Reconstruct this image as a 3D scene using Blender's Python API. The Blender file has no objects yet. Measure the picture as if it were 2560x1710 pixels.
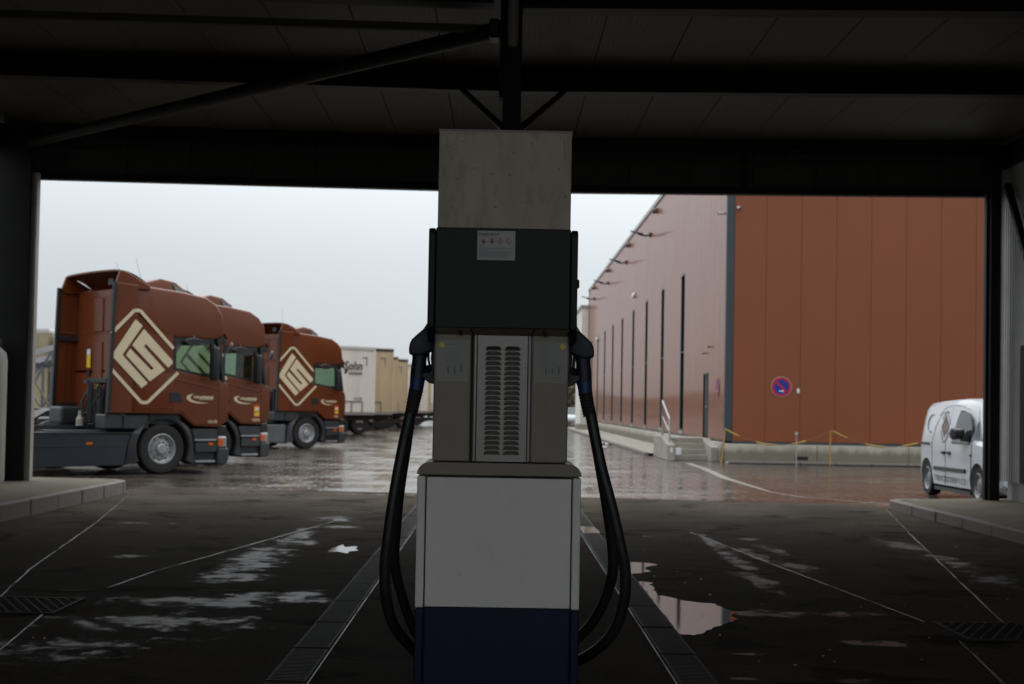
import bpy, bmesh, math, random
from mathutils import Vector, Matrix
from mathutils import noise as mnoise
random.seed(7)
R = math.radians
SC = bpy.context.scene
COL = SC.collection

# ------------------------------------------------------------------ camera
YAW, PITCH, ROLL = R(.48), R(1.8), R(1.03)
fw = Vector((math.sin(YAW)*math.cos(PITCH), math.cos(YAW)*math.cos(PITCH), math.sin(PITCH)))
r0 = Vector((math.cos(YAW), -math.sin(YAW), 0)); u0 = r0.cross(fw)
rt = r0*math.cos(ROLL) + u0*math.sin(ROLL); up = u0*math.cos(ROLL) - r0*math.sin(ROLL)
cd = bpy.data.cameras.new('camera'); cam = bpy.data.objects.new('camera', cd); COL.objects.link(cam)
m = Matrix.Identity(4)
for i in range(3):
    m[i][0], m[i][1], m[i][2] = rt[i], up[i], -fw[i]
m[0][3], m[1][3], m[2][3] = 0, 0, 1.45
cam.matrix_world = m
cd.sensor_width = 36; cd.lens = 36*3556/2560
cd.shift_y = 51.25/2560
cd.clip_start = .05; cd.clip_end = 2000
cd.dof.use_dof = True; cd.dof.focus_distance = 5.55; cd.dof.aperture_fstop = 5.6
SC.camera = cam

# ------------------------------------------------------------------ world (overcast) and soft sun
SUN_EL, SUN_AZ = R(48), R(14)          # azimuth measured from +Y towards +X
W = bpy.data.worlds.new('World'); SC.world = W; W.use_nodes = True
nt = W.node_tree; N = nt.nodes; N.clear(); LK = nt.links.new
wo = N.new('ShaderNodeOutputWorld')
sky = N.new('ShaderNodeTexSky'); sky.sky_type = 'NISHITA'; sky.sun_disc = False
sky.sun_elevation = SUN_EL; sky.sun_rotation = SUN_AZ
b1 = N.new('ShaderNodeBackground'); b1.inputs[1].default_value = .05; LK(sky.outputs[0], b1.inputs[0])
tc = N.new('ShaderNodeTexCoord'); nm = N.new('ShaderNodeVectorMath'); nm.operation = 'NORMALIZE'; LK(tc.outputs['Generated'], nm.inputs[0])
sp = N.new('ShaderNodeSeparateXYZ'); LK(nm.outputs[0], sp.inputs[0])
cr = N.new('ShaderNodeValToRGB'); LK(sp.outputs['Z'], cr.inputs[0])
e = cr.color_ramp.elements
e[0].position = 0; e[0].color = (.475, .51, .54, 1)
e[1].position = 1; e[1].color = (1.70, 1.73, 1.75, 1)
x = e.new(.10); x.color = (.56, .60, .63, 1)
x = e.new(.20); x.color = (.76, .80, .83, 1)
x = e.new(.5); x.color = (1.30, 1.34, 1.36, 1)
sd = Vector((math.sin(SUN_AZ)*math.cos(SUN_EL), math.cos(SUN_AZ)*math.cos(SUN_EL), math.sin(SUN_EL)))
dt = N.new('ShaderNodeVectorMath'); dt.operation = 'DOT_PRODUCT'; LK(nm.outputs[0], dt.inputs[0]); dt.inputs[1].default_value = sd
mr = N.new('ShaderNodeMapRange'); mr.interpolation_type = 'SMOOTHSTEP'; LK(dt.outputs['Value'], mr.inputs[0])
mr.inputs[1].default_value = .40; mr.inputs[2].default_value = 1; mr.inputs[3].default_value = 1; mr.inputs[4].default_value = 1.75
cl = N.new('ShaderNodeTexNoise'); cl.inputs['Scale'].default_value = 2.2; cl.inputs['Detail'].default_value = 3; LK(nm.outputs[0], cl.inputs['Vector'])
cm = N.new('ShaderNodeMapRange'); LK(cl.outputs[0], cm.inputs[0]); cm.inputs[1].default_value = .25; cm.inputs[2].default_value = .75
cm.inputs[3].default_value = .94; cm.inputs[4].default_value = 1.06
mu = N.new('ShaderNodeMath'); mu.operation = 'MULTIPLY'; LK(mr.outputs[0], mu.inputs[0]); LK(cm.outputs[0], mu.inputs[1])
b2 = N.new('ShaderNodeBackground'); LK(cr.outputs[0], b2.inputs[0]); LK(mu.outputs[0], b2.inputs[1])
ms = N.new('ShaderNodeMixShader'); ms.inputs[0].default_value = .92; LK(b1.outputs[0], ms.inputs[1]); LK(b2.outputs[0], ms.inputs[2])
LK(ms.outputs[0], wo.inputs[0])
sl = bpy.data.lights.new('sun', 'SUN'); sl.energy = .5; sl.angle = R(50); sl.color = (1, .97, .93)
so = bpy.data.objects.new('sun', sl); COL.objects.link(so)
so.rotation_euler = (-sd).to_track_quat('-Z', 'Y').to_euler(); so.location = (0, 30, 40)
SC.view_settings.view_transform = 'Standard'; SC.view_settings.look = 'None'
SC.view_settings.exposure = 0; SC.view_settings.gamma = 1; SC.view_settings.use_curve_mapping = False
SC.render.engine = 'CYCLES'
try:
    SC.cycles.use_denoising = True
    SC.cycles.max_bounces = 8; SC.cycles.transparent_max_bounces = 12
except Exception: pass

# ------------------------------------------------------------------ materials
def mat(name, col, rough=.5, metal=0, var=0, vscale=3, bump=0, bscale=40, coat=0, rvar=0, dirt=None, dirt_amt=.5, dirt_scale=2, stretch=None, spec=.5):
    M = bpy.data.materials.new(name); M.use_nodes = True
    t = M.node_tree; n = t.nodes; l = t.links.new
    b = n['Principled BSDF']
    b.inputs['Base Color'].default_value = (*col, 1); b.inputs['Roughness'].default_value = rough
    b.inputs['Metallic'].default_value = metal; b.inputs['Coat Weight'].default_value = coat; b.inputs['Coat Roughness'].default_value = .08
    b.inputs['Specular IOR Level'].default_value = spec
    c = n.new('ShaderNodeTexCoord'); src = c.outputs['Object']
    if stretch:
        mp = n.new('ShaderNodeMapping'); mp.inputs['Scale'].default_value = stretch; l(src, mp.inputs[0]); src = mp.outputs[0]
    colout = None
    if var:
        nz = n.new('ShaderNodeTexNoise'); nz.inputs['Scale'].default_value = vscale; nz.inputs['Detail'].default_value = 5; l(src, nz.inputs['Vector'])
        mx = n.new('ShaderNodeMix'); mx.data_type = 'RGBA'
        mx.inputs[6].default_value = (*[v*(1-var) for v in col], 1); mx.inputs[7].default_value = (*[min(1, v*(1+var)) for v in col], 1)
        mrn = n.new('ShaderNodeMapRange'); mrn.inputs[1].default_value = .3; mrn.inputs[2].default_value = .7; l(nz.outputs[0], mrn.inputs[0])
        l(mrn.outputs[0], mx.inputs[0]); colout = mx.outputs[2]
    if dirt:
        nz = n.new('ShaderNodeTexNoise'); nz.inputs['Scale'].default_value = dirt_scale; nz.inputs['Detail'].default_value = 8; nz.inputs['Roughness'].default_value = .7; l(src, nz.inputs['Vector'])
        mrn = n.new('ShaderNodeMapRange'); mrn.inputs[1].default_value = .5; mrn.inputs[2].default_value = .75; mrn.inputs[4].default_value = dirt_amt; l(nz.outputs[0], mrn.inputs[0])
        mx = n.new('ShaderNodeMix'); mx.data_type = 'RGBA'; l(mrn.outputs[0], mx.inputs[0])
        if colout: l(colout, mx.inputs[6])
        else: mx.inputs[6].default_value = (*col, 1)
        mx.inputs[7].default_value = (*dirt, 1); colout = mx.outputs[2]
    if colout: l(colout, b.inputs['Base Color'])
    if rvar:
        nz = n.new('ShaderNodeTexNoise'); nz.inputs['Scale'].default_value = vscale*1.7; nz.inputs['Detail'].default_value = 4; l(src, nz.inputs['Vector'])
        mrn = n.new('ShaderNodeMapRange'); mrn.inputs[1].default_value = .3; mrn.inputs[2].default_value = .7
        mrn.inputs[3].default_value = max(.02, rough-rvar); mrn.inputs[4].default_value = min(1, rough+rvar); l(nz.outputs[0], mrn.inputs[0]); l(mrn.outputs[0], b.inputs['Roughness'])
    if bump:
        nz = n.new('ShaderNodeTexNoise'); nz.inputs['Scale'].default_value = bscale; nz.inputs['Detail'].default_value = 4; l(src, nz.inputs['Vector'])
        bp = n.new('ShaderNodeBump'); bp.inputs['Strength'].default_value = bump; bp.inputs['Distance'].default_value = .01; l(nz.outputs[0], bp.inputs['Height']); l(bp.outputs[0], b.inputs['Normal'])
    return M

def glass(name, tint, gloss=.9):
    M = bpy.data.materials.new(name); M.use_nodes = True
    t = M.node_tree; n = t.nodes; l = t.links.new; n.clear()
    o = n.new('ShaderNodeOutputMaterial'); tr = n.new('ShaderNodeBsdfTransparent'); tr.inputs[0].default_value = (*tint, 1)
    g = n.new('ShaderNodeBsdfGlossy'); g.inputs['Roughness'].default_value = .02
    lw = n.new('ShaderNodeLayerWeight'); lw.inputs[0].default_value = .5
    pw = n.new('ShaderNodeMath'); pw.operation = 'POWER'; pw.inputs[1].default_value = 5; l(lw.outputs['Facing'], pw.inputs[0])
    f = n.new('ShaderNodeMath'); f.operation = 'MULTIPLY_ADD'; f.inputs[1].default_value = .92; f.inputs[2].default_value = .05; l(pw.outputs[0], f.inputs[0])
    mx = n.new('ShaderNodeMixShader'); l(f.outputs[0], mx.inputs[0]); l(tr.outputs[0], mx.inputs[1]); l(g.outputs[0], mx.inputs[2]); l(mx.outputs[0], o.inputs[0])
    return M

M = {}
M['brown'] = mat('cab brown paint', (.14, .034, .0105), .32, var=.06, vscale=1.2, coat=.12, spec=.3, dirt=(.11, .05, .026), dirt_amt=.3, dirt_scale=1.5)
M['cream'] = mat('cream vinyl', (.72, .62, .42), .4, var=.04)
M['black'] = mat('black plastic', (.016, .017, .019), .5, var=.2, vscale=6)
M['rubber'] = mat('rubber', (.018, .018, .018), .75, var=.2, vscale=12, bump=.3, bscale=60)
M['darkgrey'] = mat('dark grey plastic', (.035, .04, .046), .42, var=.15, vscale=4, dirt=(.06, .055, .05), dirt_amt=.4)
M['skirt'] = mat('blue black skirt paint', (.028, .036, .048), .3, var=.12, vscale=3, dirt=(.05, .045, .04), dirt_amt=.4, dirt_scale=1.2)
M['rim'] = mat('wheel aluminium', (.42, .43, .45), .4, metal=.35, var=.12, vscale=9, rvar=.1)
M['hole'] = mat('dark opening', (.008, .008, .008), .8)
M['steelgrey'] = mat('grey step metal', (.33, .33, .34), .4, metal=.4, var=.1)
M['tank'] = mat('grey tank metal', (.14, .15, .165), .35, metal=.3, var=.1)
M['orange'] = mat('orange lens', (.62, .12, .012), .2)
M['yellow'] = mat('yellow film', (.75, .52, .03), .45, var=.08)
M['red'] = mat('red film', (.55, .03, .045), .4)
M['whitefilm'] = mat('white film', (.72, .73, .74), .4)
M['cabglass'] = glass('tinted cab glass', (.72, .83, .77))
M['vanglass'] = glass('tinted van glass', (.30, .36, .36))
M['int'] = mat('cab interior', (.05, .055, .05), .8)
M['chrome'] = mat('bright steel', (.6, .6, .6), .2, metal=1)
M['hosered'] = mat('red air hose', (.4, .02, .03), .4)
M['hoseyellow'] = mat('yellow air hose', (.45, .4, .05), .4)
M['hoseblue'] = mat('blue coupling', (.03, .2, .55), .4)
# pump
M['pwhite'] = mat('pump white enamel', (.69, .68, .645), .33, var=.025, vscale=2, dirt=(.38, .37, .34), dirt_amt=.25, dirt_scale=4)
M['pblue'] = mat('pump blue enamel', (.0035, .0035, .032), .4, spec=.25, var=.05, dirt=(.02, .02, .05), dirt_amt=.3)
M['pgrey'] = mat('pump warm grey sheet', (.22, .196, .155), .45, var=.05, vscale=3, dirt=(.12, .105, .08), dirt_amt=.4, dirt_scale=3, stretch=(3, 3, .6))
M['pcap'] = mat('pump cap grey', (.20, .177, .142), .4, var=.05, dirt=(.1, .09, .07), dirt_amt=.35)
M['pdark'] = mat('pump anthracite', (.009, .0103, .0102), .45, var=.08, vscale=2, spec=.25)
M['steel'] = mat('brushed steel', (.21, .20, .19), .38, metal=.7, var=.08, vscale=4, rvar=.08, stretch=(30, 30, 1))
M['louvre'] = mat('louvre highlight steel', (.55, .53, .50), .35, metal=.3, var=.1)  # paler than the plate: the rim highlight is put into the colour
M['paper'] = mat('paper label', (.30, .305, .28), .55, var=.04, dirt=(.22, .22, .19), dirt_amt=.3)
M['sticker'] = mat('sticker white', (.44, .44, .44), .45, var=.03)
M['ink'] = mat('print ink', (.05, .05, .05), .6)
M['inkgrey'] = mat('print grey', (.17, .17, .165), .6)
M['inkred'] = mat('print red', (.42, .06, .07), .5)
M['nozzle'] = mat('nozzle dark blue rubber', (.012, .018, .032), .5, var=.15)
M['nblue'] = mat('blue sleeve', (.012, .04, .13), .4)
M['hose'] = mat('black fuel hose', (.014, .014, .014), .42, var=.3, vscale=30, bump=.25, bscale=25, dirt=(.06, .055, .05), dirt_amt=.35, dirt_scale=14)
# building
M['clad'] = mat('rust brown cladding', (.235, .066, .0225), .43, var=.05, vscale=.4, rvar=.015, coat=.3, spec=.3)
M['seam'] = mat('panel joint', (.09, .028, .014), .7)
M['doorpaint'] = mat('dark door paint', (.018, .022, .026), .65)
M['trim'] = mat('anthracite trim', (.040, .052, .062), .4, var=.08)
M['winglass'] = mat('dark window glass', (.006, .010, .013), .08, spec=.5)
M['concrete'] = mat('plinth concrete', (.36, .345, .30), .8, var=.14, vscale=1.5, bump=.3, bscale=25, dirt=(.16, .15, .12), dirt_amt=.7, dirt_scale=1.1, stretch=(1, 1, 2.2))
def damp(Mx, z0, z1, amt):
    t = Mx.node_tree; n = t.nodes; l = t.links.new; b = n['Principled BSDF']; src = b.inputs['Base Color'].links[0].from_socket
    c = n.new('ShaderNodeTexCoord'); sx = n.new('ShaderNodeSeparateXYZ'); l(c.outputs['Object'], sx.inputs[0])
    nz = n.new('ShaderNodeTexNoise'); nz.inputs['Scale'].default_value = 6; nz.inputs['Detail'].default_value = 6; nz.inputs['Roughness'].default_value = .7
    mp = n.new('ShaderNodeMapping'); mp.inputs['Scale'].default_value = (1, 1, .25); l(c.outputs['Object'], mp.inputs[0]); l(mp.outputs[0], nz.inputs['Vector'])
    ad = n.new('ShaderNodeMath'); ad.operation = 'MULTIPLY_ADD'; ad.inputs[1].default_value = .35; l(nz.outputs[0], ad.inputs[0]); l(sx.outputs['Z'], ad.inputs[2])
    mr = n.new('ShaderNodeMapRange'); mr.interpolation_type = 'SMOOTHSTEP'; mr.inputs[1].default_value = z0; mr.inputs[2].default_value = z1; mr.inputs[3].default_value = amt; mr.inputs[4].default_value = 0; l(ad.outputs[0], mr.inputs[0])
    mx = n.new('ShaderNodeMix'); mx.data_type = 'RGBA'; l(mr.outputs[0], mx.inputs[0]); l(src, mx.inputs[6]); mx.inputs[7].default_value = (.13, .115, .085, 1); l(mx.outputs[2], b.inputs['Base Color'])
M['plinth'] = mat('rain stained plinth concrete', (.46, .43, .37), .85, var=.12, vscale=1.5, bump=.3, bscale=25, dirt=(.24, .22, .17), dirt_amt=.6, dirt_scale=1.1, stretch=(1, 1, .6))
# the plinth slabs are placed with an offset parent: object z runs from the ground up
damp(M['plinth'], .42, .66, .85)
M['stone'] = mat('kerb concrete', (.22, .195, .18), .9, var=.12, vscale=3, bump=.4, bscale=60, dirt=(.10, .09, .08), dirt_amt=.5, dirt_scale=3)
M['galv'] = mat('galvanised steel', (.42, .42, .42), .45, metal=.6, var=.12, vscale=8)
M['ypaint'] = mat('yellow paint', (.42, .27, .06), .5, var=.12, vscale=6)
M['signblue'] = mat('sign blue', (.006, .025, .30), .4)
M['signred'] = mat('sign red', (.46, .008, .02), .4)
M['signwhite'] = mat('sign pale rim', (.36, .24, .23), .4)
M['white'] = mat('van white paint', (.71, .75, .81), .22, var=.02, coat=.4)
M['vantext'] = mat('brown grey vinyl', (.16, .11, .085), .4)
M['tan'] = mat('tan tarpaulin', (.56, .455, .30), .6, var=.08, vscale=1.2, dirt=(.33, .26, .17), dirt_amt=.5, dirt_scale=1.5, stretch=(1, 1, .3))
M['twhite'] = mat('off white tarpaulin', (.80, .775, .72), .55, var=.04, vscale=1, dirt=(.42, .40, .36), dirt_amt=.45, dirt_scale=1.2, stretch=(1, 1, .3))
# canopy
M['canopysteel'] = mat('dark painted steel', (.016, .0165, .016), .6, var=.2, vscale=3, spec=.22)
M['canopyedge'] = mat('lit tone grey steel edge', (.45, .43, .42), .45, var=.1)  # grey trim, its tone raised to stand in for light on that face
M['raildark'] = mat('dull grey rail', (.075, .073, .068), .7, spec=.2)
M['ceil'] = mat('ceiling sheet', (.068, .064, .049), .6, spec=.3, var=.07, vscale=.8)
M['fascia'] = mat('fascia sheet', (.055, .054, .05), .5, var=.1)
M['pipegrey'] = mat('pale pipe plastic', (.36, .34, .32), .45, var=.06)
M['wallgrey'] = mat('grey cladding sheet', (.50, .51, .50), .42, var=.05, dirt=(.14, .14, .13), dirt_amt=.3)
M['tankwhite'] = mat('white plastic tank', (.52, .52, .49), .45, var=.05, dirt=(.3, .29, .26), dirt_amt=.4)
M['grate'] = mat('cast iron grate', (.022, .02, .017), .7, metal=0, spec=.25, var=.25, vscale=10)
M['foliage'] = mat('dull foliage', (.075, .075, .035), .8, var=.4, vscale=2)
M['twig'] = mat('bare twigs', (.17, .14, .10), .85, var=.3, vscale=3)
M['bark'] = mat('bark', (.09, .075, .06), .9)
M['greenpaint'] = mat('green paint', (.06, .17, .10), .5)
M['litter'] = mat('white plastic litter', (.7, .7, .7), .5)
M['linepaint'] = mat('worn road paint', (.27, .25, .225), .35, var=.15, vscale=2, dirt=(.13, .12, .11), dirt_amt=.9, dirt_scale=3)
M['jointwet'] = mat('wet joint sealant', (.05, .046, .04), .36, spec=.35, bump=.5, bscale=30)
_t = M['jointwet'].node_tree; _n = _t.nodes; _c = _n.new('ShaderNodeTexCoord'); _z = _n.new('ShaderNodeTexNoise'); _z.inputs['Scale'].default_value = 1.3; _z.inputs['Detail'].default_value = 6; _z.inputs['Roughness'].default_value = .75
_t.links.new(_c.outputs['Object'], _z.inputs['Vector']); _m = _n.new('ShaderNodeMapRange'); _m.inputs[1].default_value = .42; _m.inputs[2].default_value = .6; _m.inputs[3].default_value = .01; _m.inputs[4].default_value = .45
_t.links.new(_z.outputs[0], _m.inputs[0]); _t.links.new(_m.outputs[0], _n['Principled BSDF'].inputs['Specular IOR Level'])
M['water'] = mat('puddle water', (.016, .015, .013), .05, spec=.5)

# ------------------------------------------------------------------ mesh builder
def basis(d):
    d = d.normalized(); a = Vector((0, 0, 1)) if abs(d.z) < .9 else Vector((1, 0, 0))
    s = d.cross(a).normalized(); return s, s.cross(d).normalized()
PL = {'XZ': lambda a, b, d: (a, d, b), 'XY': lambda a, b, d: (a, b, d), 'YZ': lambda a, b, d: (d, a, b)}
class MB:
    def __init__(s): s.v = []; s.f = []
    def add(s, vs, fs):
        k = len(s.v); s.v += [tuple(p) for p in vs]; s.f += [[k+i for i in f] for f in fs]; return s
    def box(s, x0, x1, y0, y1, z0, z1):
        return s.add([(x0, y0, z0), (x1, y0, z0), (x1, y1, z0), (x0, y1, z0), (x0, y0, z1), (x1, y0, z1), (x1, y1, z1), (x0, y1, z1)],
                     [(0, 3, 2, 1), (4, 5, 6, 7), (0, 1, 5, 4), (1, 2, 6, 5), (2, 3, 7, 6), (3, 0, 4, 7)])
    def bar(s, p, q, w, h=None, upv=None):
        p, q = Vector(p), Vector(q); h = h or w; d = (q-p).normalized()
        if upv: sx = d.cross(Vector(upv)).normalized(); uy = sx.cross(d)
        else: sx, uy = basis(d)
        o = [-sx*w/2-uy*h/2, sx*w/2-uy*h/2, sx*w/2+uy*h/2, -sx*w/2+uy*h/2]
        return s.loft([[p+i for i in o], [q+i for i in o]])
    def loft(s, loops, cap=True):
        n = len(loops[0]); vs = [p for L in loops for p in L]; fs = []
        for i in range(len(loops)-1):
            for j in range(n):
                fs.append((i*n+j, i*n+(j+1) % n, (i+1)*n+(j+1) % n, (i+1)*n+j))
        if cap:
            fs.append(tuple(range(n-1, -1, -1))); fs.append(tuple((len(loops)-1)*n+j for j in range(n)))
        return s.add(vs, fs)
    def tube(s, path, r, n=10, cap=True):
        path = [Vector(p) for p in path]; rs = r if isinstance(r, (list, tuple)) else [r]*len(path)
        loops = []; sx = None
        for i, p in enumerate(path):
            d = (path[min(i+1, len(path)-1)]-path[max(i-1, 0)]).normalized()
            if sx is None: sx, uy = basis(d)
            else:
                sx = (sx-d*sx.dot(d)).normalized(); uy = sx.cross(d)
            loops.append([p+(sx*math.cos(2*math.pi*k/n)+uy*math.sin(2*math.pi*k/n))*rs[i] for k in range(n)])
        return s.loft(loops, cap)
    def lathe(s, prof, o, d, n=24, cap=True):
        o, d = Vector(o), Vector(d).normalized(); sx, uy = basis(d)
        loops = [[o+d*a+(sx*math.cos(2*math.pi*k/n)+uy*math.sin(2*math.pi*k/n))*r for k in range(n)] for r, a in prof]
        return s.loft(loops, cap)
    def prism(s, pts, pl, d0, d1):
        g = PL[pl]; return s.loft([[g(a, b, d0) for a, b in pts], [g(a, b, d1) for a, b in pts]])
    def grid(s, fn, nu, nv):
        vs = [fn(i/nu, j/nv) for i in range(nu+1) for j in range(nv+1)]; k = nv+1
        return s.add(vs, [(i*k+j, (i+1)*k+j, (i+1)*k+j+1, i*k+j+1) for i in range(nu) for j in range(nv)])
    def mesh(s, name, smooth=None, bevel=0, seg=1):
        me = bpy.data.meshes.new(name); me.from_pydata(s.v, [], s.f)
        bm = bmesh.new(); bm.from_mesh(me)
        bmesh.ops.recalc_face_normals(bm, faces=bm.faces)
        if bevel:
            ed = [q for q in bm.edges if len(q.link_faces) == 2 and q.calc_face_angle(0) > R(35)]
            bmesh.ops.bevel(bm, geom=ed, offset=bevel, segments=seg, affect='EDGES', profile=.5, clamp_overlap=True)
        bm.to_mesh(me); bm.free(); me.update()
        if smooth:
            me.shade_smooth(); me.set_sharp_from_angle(angle=R(smooth))
        return me
    def build(s, name, m, parent=None, smooth=None, bevel=0, seg=1, world=False):
        return link(name, s.mesh(name, smooth, bevel, seg), m, parent, world)

def link(name, me, m, parent=None, world=False):
    if m is not None and not me.materials: me.materials.append(M[m] if isinstance(m, str) else m)
    o = bpy.data.objects.new(name, me); COL.objects.link(o)
    if parent is not None:
        o.parent = parent
        if world:
            q = parent; off = Vector((0, 0, 0))
            while q: off += q.location; q = q.parent
            o.location = -off
    return o
def tag(o, label, cat, group=None):
    o['label'] = label; o['category'] = cat
    if group: o['group'] = group
    return o
def thing(name, label, cat, loc=(0, 0, 0), rz=0, group=None):
    o = bpy.data.objects.new(name, None); COL.objects.link(o); o.location = loc; o.rotation_euler = (0, 0, rz); o.empty_display_size = .2
    return tag(o, label, cat, group)
def struct(o, kind='structure'):
    o['kind'] = kind; return o
def copy_tree(o, parent=None, skip=()):
    c = o.copy(); COL.objects.link(c)
    if parent: c.parent = parent
    for ch in list(o.children):
        if ch.name.split('.')[0] not in skip: copy_tree(ch, c, skip)
    return c
FONT = None
def text_mesh(txt, size, italic=0, bold=0, depth=.0015, sx=1, gap=1):
    cu = bpy.data.curves.new('lettering', 'FONT'); cu.body = txt; cu.size = size; cu.shear = italic; cu.offset = bold; cu.extrude = depth; cu.space_character = gap
    cu.align_x = 'CENTER'; cu.align_y = 'CENTER'; cu.resolution_u = 2
    o = bpy.data.objects.new('lettering', cu); COL.objects.link(o)
    bpy.context.view_layer.update()
    me = bpy.data.meshes.new_from_object(o.evaluated_get(bpy.context.evaluated_depsgraph_get()))
    bpy.data.objects.remove(o); bpy.data.curves.remove(cu)
    if sx != 1:
        for v in me.vertices: v.co.x *= sx
    me.materials.clear()
    return me
def text(txt, size, loc, rot, m, parent, name='lettering', **k):
    o = link(name, text_mesh(txt, size, **k), m, parent); o.location = loc; o.rotation_euler = rot; return o
def holed(outer, holes, depth):
    """flat plate with real holes, in its XY plane, thickness 2*depth"""
    cu = bpy.data.curves.new('plate', 'CURVE'); cu.dimensions = '2D'; cu.fill_mode = 'BOTH'; cu.extrude = depth
    for pts in [outer]+holes:
        s = cu.splines.new('POLY'); s.points.add(len(pts)-1); s.use_cyclic_u = True
        for p, (a, b) in zip(s.points, pts): p.co = (a, b, 0, 1)
    o = bpy.data.objects.new('plate', cu); COL.objects.link(o); bpy.context.view_layer.update()
    me = bpy.data.meshes.new_from_object(o.evaluated_get(bpy.context.evaluated_depsgraph_get()))
    bpy.data.objects.remove(o); bpy.data.curves.remove(cu); me.materials.clear()
    return me
def boolean_cut(me, cutter):
    a = bpy.data.objects.new('a', me); b = bpy.data.objects.new('b', cutter); COL.objects.link(a); COL.objects.link(b)
    md = a.modifiers.new('cut', 'BOOLEAN'); md.object = b; md.operation = 'DIFFERENCE'; md.solver = 'EXACT'
    bpy.context.view_layer.update()
    r = bpy.data.meshes.new_from_object(a.evaluated_get(bpy.context.evaluated_depsgraph_get()))
    bpy.data.objects.remove(a); bpy.data.objects.remove(b)
    return r
def arc(cx, cy, r, a0, a1, n, ry=None):
    ry = ry or r
    return [(cx+r*math.cos(R(a0+(a1-a0)*i/n)), cy+ry*math.sin(R(a0+(a1-a0)*i/n))) for i in range(n+1)]
def rrect(x0, x1, y0, y1, r, n=4):
    return arc(x1-r, y0+r, r, -90, 0, n)+arc(x1-r, y1-r, r, 0, 90, n)+arc(x0+r, y1-r, r, 90, 180, n)+arc(x0+r, y0+r, r, 180, 270, n)

# ================================================================== GROUND
def yard_material():
    Y = bpy.data.materials.new('wet block paving'); Y.use_nodes = True
    t = Y.node_tree; n = t.nodes; l = t.links.new; b = n['Principled BSDF']
    c = n.new('ShaderNodeTexCoord'); o = c.outputs['Object']
    br = n.new('ShaderNodeTexBrick'); br.inputs['Scale'].default_value = 1; br.inputs['Brick Width'].default_value = .5; br.inputs['Row Height'].default_value = .42
    br.inputs['Mortar Size'].default_value = .016; br.inputs['Mortar Smooth'].default_value = .4
    br.inputs['Color1'].default_value = (.085, .073, .060, 1); br.inputs['Color2'].default_value = (.074, .063, .052, 1); br.inputs['Mortar'].default_value = (.055, .048, .041, 1)
    l(o, br.inputs['Vector'])
    nz = n.new('ShaderNodeTexNoise'); nz.inputs['Scale'].default_value = .35; nz.inputs['Detail'].default_value = 6; nz.inputs['Roughness'].default_value = .62; l(o, nz.inputs['Vector'])
    mx = n.new('ShaderNodeMix'); mx.data_type = 'RGBA'; mx.blend_type = 'MULTIPLY'; mx.inputs[0].default_value = .7
    cr = n.new('ShaderNodeValToRGB'); cr.color_ramp.elements[0].position = .35; cr.color_ramp.elements[0].color = (.55, .52, .48, 1); cr.color_ramp.elements[1].position = .65; cr.color_ramp.elements[1].color = (1.1, 1.05, 1, 1)
    l(nz.outputs[0], cr.inputs[0]); l(br.outputs['Color'], mx.inputs[6]); l(cr.outputs[0], mx.inputs[7]); l(mx.outputs[2], b.inputs['Base Color'])
    n2 = n.new('ShaderNodeTexNoise'); n2.inputs['Scale'].default_value = .8; n2.inputs['Detail'].default_value = 7; n2.inputs['Roughness'].default_value = .65; l(o, n2.inputs['Vector'])
    mr = n.new('ShaderNodeMapRange'); mr.inputs[1].default_value = .38; mr.inputs[2].default_value = .62; mr.inputs[3].default_value = .045; mr.inputs[4].default_value = .27
    l(n2.outputs[0], mr.inputs[0])
    ad = n.new('ShaderNodeMath'); ad.operation = 'MULTIPLY_ADD'; ad.inputs[1].default_value = .16; l(br.outputs['Fac'], ad.inputs[0]); l(mr.outputs[0], ad.inputs[2]); l(ad.outputs[0], b.inputs['Roughness'])
    bp = n.new('ShaderNodeBump'); bp.inputs['Strength'].default_value = .22; bp.inputs['Distance'].default_value = .01; bp.invert = True; l(br.outputs['Fac'], bp.inputs['Height'])
    n3 = n.new('ShaderNodeTexNoise'); n3.inputs['Scale'].default_value = 9; n3.inputs['Detail'].default_value = 3; l(o, n3.inputs['Vector'])
    b2 = n.new('ShaderNodeBump'); b2.inputs['Strength'].default_value = .14; b2.inputs['Distance'].default_value = .02; l(n3.outputs[0], b2.inputs['Height']); l(bp.outputs[0], b2.inputs['Normal']); l(b2.outputs[0], b.inputs['Normal'])
    b.inputs['Specular IOR Level'].default_value = .5
    return Y
ZY = -.014
struct(MB().add([(-500, -200, ZY), (500, -200, ZY), (500, 900, ZY), (-500, 900, ZY)], [(0, 1, 2, 3)]).build('paved_yard', yard_material()))

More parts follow.
